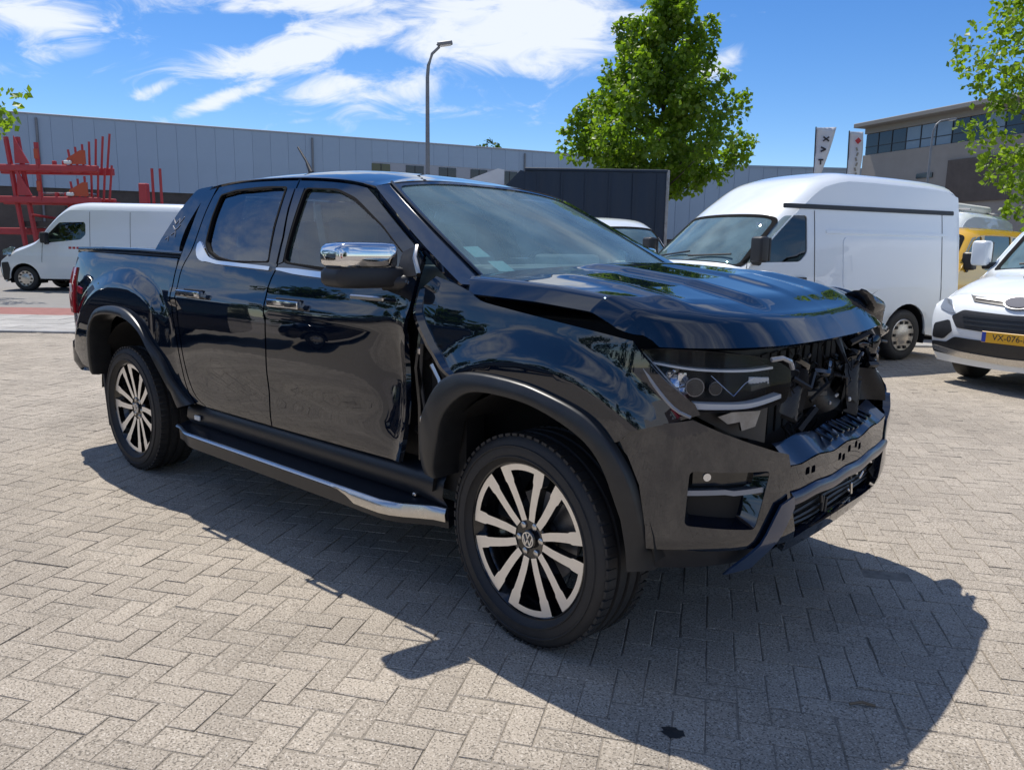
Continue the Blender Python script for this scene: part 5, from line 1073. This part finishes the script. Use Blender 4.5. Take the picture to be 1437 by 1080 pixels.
t2, fp2, ff2, tf2, _ = van('delivery_van', 'white delivery van seen from the front with a yellow number plate at the right edge', 'van', (5.09, 8.0), HD, M['white'], T2, 'white delivery vans')
ov = [(math.cos(a)*.155, .932+math.sin(a)*.063) for a in np.linspace(0, 2*math.pi, 28, endpoint=False)]
bd_ = panel('badge', ov, ff2, M['steel'], fp2, (), .02, .02, .032, (1, 0, 0)); panel('badge_face', [(a*.88, .932+(b-.932)*.80) for a, b in ov], ff2, mat('badge_blue', (.012, .02, .06), .6), bd_, (), .02, .004, .040, (1, 0, 0))
for i in range(3): panel('grille_slat', rnd([(-.55+.02*i, .785-.045*i), (.55-.02*i, .785-.045*i), (.55-.02*i, .765-.045*i), (-.55+.02*i, .765-.045*i)], .005), ff2, M['flare'], fp2, (), .06, .012, .018, (1, 0, 0))
box('number_plate', (.018, 0, .585), (.012, .53, .115), M['plate'], fp2, .004, 1)
pl = [o for o in fp2.children if o.name.startswith('number_plate')][0]
box('country_strip', (.0255, -.24, .585), (.002, .042, .105), M['blue'], pl)
text_mesh('plate_text', 'VX-076-F', .088, M['ink'], pl, Matrix(((0, 0, 1, .025), (1, 0, 0, .02), (0, 1, 0, .585), (0, 0, 0, 1))))
box('tow_eye', (-.10, .35, .27), (.08, .10, .03), M['alu'], t2, .01, 1); tube('washer_jet', [tf2(.62, -.25), Vector(tf2(.62, -.25))+Vector((.01, 0, .02))], .012, M['plast'], t2, 6)
box('reflective_vest', (-1.55, .1, 1.48), (.12, .35, .4), mat('vest_green', (.45, .60, .10), .7), t2, .05, 2)
# panel van on the road at the left
MS = dict(L=5.55, w=1.03, prof=[(.30, 1.08), (.42, 1.17), (.75, 1.29), (1.05, 1.42), (1.45, 1.85), (1.85, 2.22), (2.2, 2.42), (2.7, 2.48), (5.2, 2.47), (5.55, 2.40)], ws=(1.08, 1.86), xf=.90, xr=4.55, wr=.345, wins=[rnd([(1.48, 1.36), (1.58, 1.55), (1.93, 1.90), (2.62, 1.92), (2.66, 1.86), (2.66, 1.58), (2.52, 1.44), (1.62, 1.34)], .05)], mir=(1.60, 1.36, .96), mirb=True, handles=((2.55, 1.12),), seams=((2.78, .40, 2.78, 2.2), (1.42, .8, 1.46, 1.36), (3.9, .4, 3.9, 2.2)), strips=((3.35, .68, 5.0, .80, 'plast'),), cover='alu', detail=(1, -1), face=[('headlamp', rnd([(.70, .92), (.86, .92), (.985, 1.0), (.99, 1.22), (.93, 1.20)], .02), 'reflector', .012, .02), ('bumper', rnd([(0, .70), (.98, .76), (.985, .30), (0, .28), (-.985, .30), (-.98, .76)], .02), 'plast', .014, .03)])
t3, fp3, ff3, tf3, sf3 = van('panel_van', 'long white panel van on the road beside the red racks', 'van', (-14.55, 23.0), (-1, 0), M['white'], MS, 'white delivery vans')
panel('bumper_corner', rnd([(.30, .30), (.30, .78), (.48, .80), (.52, .62), (.44, .30)], .03), sf3(1), M['plast'], t3, (), .1, .02, .014, (0, 1, 0)); panel('headlamp', rnd([(.36, .98), (.34, 1.13), (.60, 1.22), (.70, 1.20), (.58, 1.0)], .03), sf3(1), M['reflector'], t3, (), .1, .02, .010, (0, 1, 0))
for i in range(3): panel('door_lettering', [(2.18+i*.11, 1.18), (2.26+i*.11, 1.18), (2.26+i*.11, 1.24), (2.18+i*.11, 1.24)], sf3(1), M['redink'], t3, (), .1, .002, .004, (0, 1, 0))
panel('fuel_cover', rnd([(3.1, 1.0), (3.28, 1.0), (3.28, 1.18), (3.1, 1.18)], .02), sf3(1), M['white'], t3, (), .1, .004, .006, (0, 1, 0))
# small cars and vans glimpsed between
CS = dict(L=4.3, w=.98, prof=[(.22, .85), (.32, .93), (.7, 1.02), (1.05, 1.12), (1.45, 1.52), (1.80, 1.86), (2.15, 2.0), (2.6, 2.03), (4.0, 2.01), (4.3, 1.94)], ws=(1.08, 1.76), xf=.85, xr=3.45, wr=.32, wins=[rnd([(1.42, 1.22), (1.55, 1.36), (1.86, 1.66), (2.42, 1.68), (2.42, 1.22)], .05)], mir=(1.5, 1.2, .84), mirb=True, rc=.12, detail=(-1,), res=.14, glass='winblk')
van('compact_van', 'small white van half hidden between the pickup and the tall white van', 'van', (3.22, 13.7), (.6, -.8), M['white'], CS)
YS = dict(CS); YS.update(L=4.6, w=.98, prof=[(.22, .95), (.32, 1.02), (.7, 1.12), (1.0, 1.22), (1.4, 1.55), (1.7, 1.80), (2.0, 1.90), (2.5, 1.92), (4.3, 1.90), (4.6, 1.84)], ws=(1.02, 1.68), detail=(1,), glass='tint', wins=[rnd([(1.30, 1.28), (1.46, 1.42), (1.76, 1.72), (2.1, 1.74), (2.1, 1.28)], .05), rnd([(2.2, 1.76), (2.2, 1.16), (3.28, 1.16), (3.28, 1.76)], .05), rnd([(3.35, 1.74), (3.35, 1.28), (4.25, 1.28), (4.2, 1.72)], .06)])
van('yellow_van', 'yellow van with side windows seen between the two white vans', 'van', (5.9, 13.3), (-.80, -.60), M['yellow'], YS)
WS_ = dict(H2); WS_.update(res=.16, detail=(1,), press=())
tw, _, _, tfw, _ = van('roof_rack_van', 'white van roof carrying a long pipe tube behind the yellow van', 'van', (8.2, 18.1), (-.80, -.60), M['white'], WS_)
tube('roof_tube', [Vector(tfw(2.9, .3))+Vector((0, 0, .12)), Vector(tfw(4.9, .3))+Vector((0, 0, .16))], .11, M['label'], tw, 12)
for xb in (3.0, 4.7): tube('roof_bar', [Vector(tfw(xb, -.8))+Vector((0, 0, .08)), Vector(tfw(xb, 0))+Vector((0, 0, .05)), Vector(tfw(xb, .8))+Vector((0, 0, .08))], .025, M['steel'], tw, 6)
# dark curtain trailer with its tractor
t = thing('curtain_trailer', 'dark navy curtain sided trailer behind the pickup roof', 'trailer', V(.30, 25.2), YAW)
cu = []
for i in range(45):
    x = 4.45*i/44; yv = .012*math.sin(i*1.3)+.008*math.sin(i*.57+1); cu.append([(x, yv+.02*math.sin(z*2+i*.4)*.4, z) for z in np.linspace(1.15, 3.80, 12)])
loft('side_curtain', cu, M['navy'], t); box('box_body', (2.22, 1.26, 2.48), (4.42, 2.42, 2.62), M['navy'], t, .02, 1); box('roof_rail', (2.22, .0, 3.83), (4.47, .10, .09), M['navy'], t, .02, 1); box('lower_rail', (2.22, .0, 1.08), (4.47, .10, .16), M['plinth'], t, .02, 1); box('end_post', (4.47, .02, 2.46), (.10, .12, 2.8), M['steel'], t, .02, 1)
for i in range(6): box('curtain_strap', (.4+i*.75, -.035, 2.45), (.05, .012, 2.6), M['navy'], t)
ext('end_curtain', [(-.62, 1.15), (0, 1.15), (0, 3.76), (-.14, 3.80), (-.62, 3.30)], lambda x, z, w_: (x, .03+w_, z), 2.3, M['navy'], t)
box('chassis', (2.2, 1.25, .80), (4.4, .9, .30), M['dark'], t)
for x in (2.6, 3.7):
    for y in (.25, 2.2):
        o = lathe('wheel', [(.15, 0), (.15, .40), (.12, .50), (-.12, .50), (-.15, .40), (-.15, .25), (-.10, 0)], M['rubber'], t, 28); o.location = (x, y, .50)
t = thing('tractor_unit', 'tractor unit with a pale roof deflector ahead of the navy trailer', 'truck', V(-3.55, 25.4), YAW)
box('cab', (1.2, 1.2, 1.85), (2.2, 2.3, 2.5), M['silverp'], t, .15, 3); rows = [[(x, y, z) for y in (.12, .25, 1.2, 2.15, 2.28)] for x, z in ((.9, 3.05), (1.6, 3.30), (2.3, 3.60), (3.0, 3.86), (3.12, 3.84), (3.12, 3.05))]
loft('roof_deflector', rows, M['tarp'], t, auto=40); ext('deflector_side', [(.9, 3.05), (1.6, 3.30), (2.3, 3.60), (3.0, 3.86), (3.2, 3.82), (3.2, 2.7), (2.6, 3.05)], lambda x, z, w_: (x, .10+w_, z), .04, M['tarp'], t)
box('fender', (1.1, 1.2, .55), (2.2, 2.3, .3), M['plast'], t, .05, 2)
for y in (.25, 2.15):
    o = lathe('wheel', [(.15, 0), (.15, .40), (.12, .50), (-.12, .50), (-.15, .40), (-.15, .25), (-.10, 0)], M['rubber'], t, 28); o.location = (1.1, y, .50)
# vehicles outside the view that show in the paint
RS = dict(CS); RS.update(prof=[(.22, .75), (.32, .82), (.8, .92), (1.15, 1.0), (1.6, 1.28), (1.95, 1.42), (2.4, 1.46), (3.4, 1.42), (4.0, 1.25), (4.3, 1.0)], ws=(1.18, 1.92), wins=[rnd([(1.75, 1.0), (2.1, 1.30), (3.3, 1.32), (3.6, 1.05)], .05)], mir=(1.7, .98, .80), detail=(1, -1))
van('parked_car', 'red hatchback outside the view, mirrored in the pickup bumper', 'car', (1.5, -6.5), (-.2, 1), M['redpaint'], RS, 'cars outside the view')
BV = dict(YS); BV['res'] = .2
van('parked_van', 'black van outside the view, mirrored in the pickup front door', 'van', (-9.4, 5.0), (0, 1), M['black'], BV, 'vans outside the view'); van('parked_van', 'navy van outside the view, mirrored in the pickup rear door and cargo bed', 'van', (-9.5, 10.2), (.05, 1), paint('navy_paint', (.006, .010, .025)), BV, 'vans outside the view')
# small things on the ground
def blot(name, label, cat, x, y, rx, ry, m, z=.0012, seed=1):
    r = random.Random(seed); n = 18; vs = [(x, y, z+.003)]+[(x+rx*(1+.25*r.uniform(-1, 1))*math.cos(2*math.pi*i/n), y+ry*(1+.25*r.uniform(-1, 1))*math.sin(2*math.pi*i/n), z) for i in range(n)]
    return tag(raw(name, vs, [(0, 1+i, 1+(i+1) % n) for i in range(n)], m), label, cat)
blot('oil_spot', 'small dark oil spot near the edge of the pickup shadow', 'stain', 3.955, -1.035, .035, .03, M['stain'])
tw_ = tube('twig', [(4.30, -.52, .006), (4.33, -.49, .012), (4.365, -.475, .006)], .005, M['wood'], None, 5); tag(tw_, 'short twig lying in the pickup shadow in front of the bumper', 'twig')
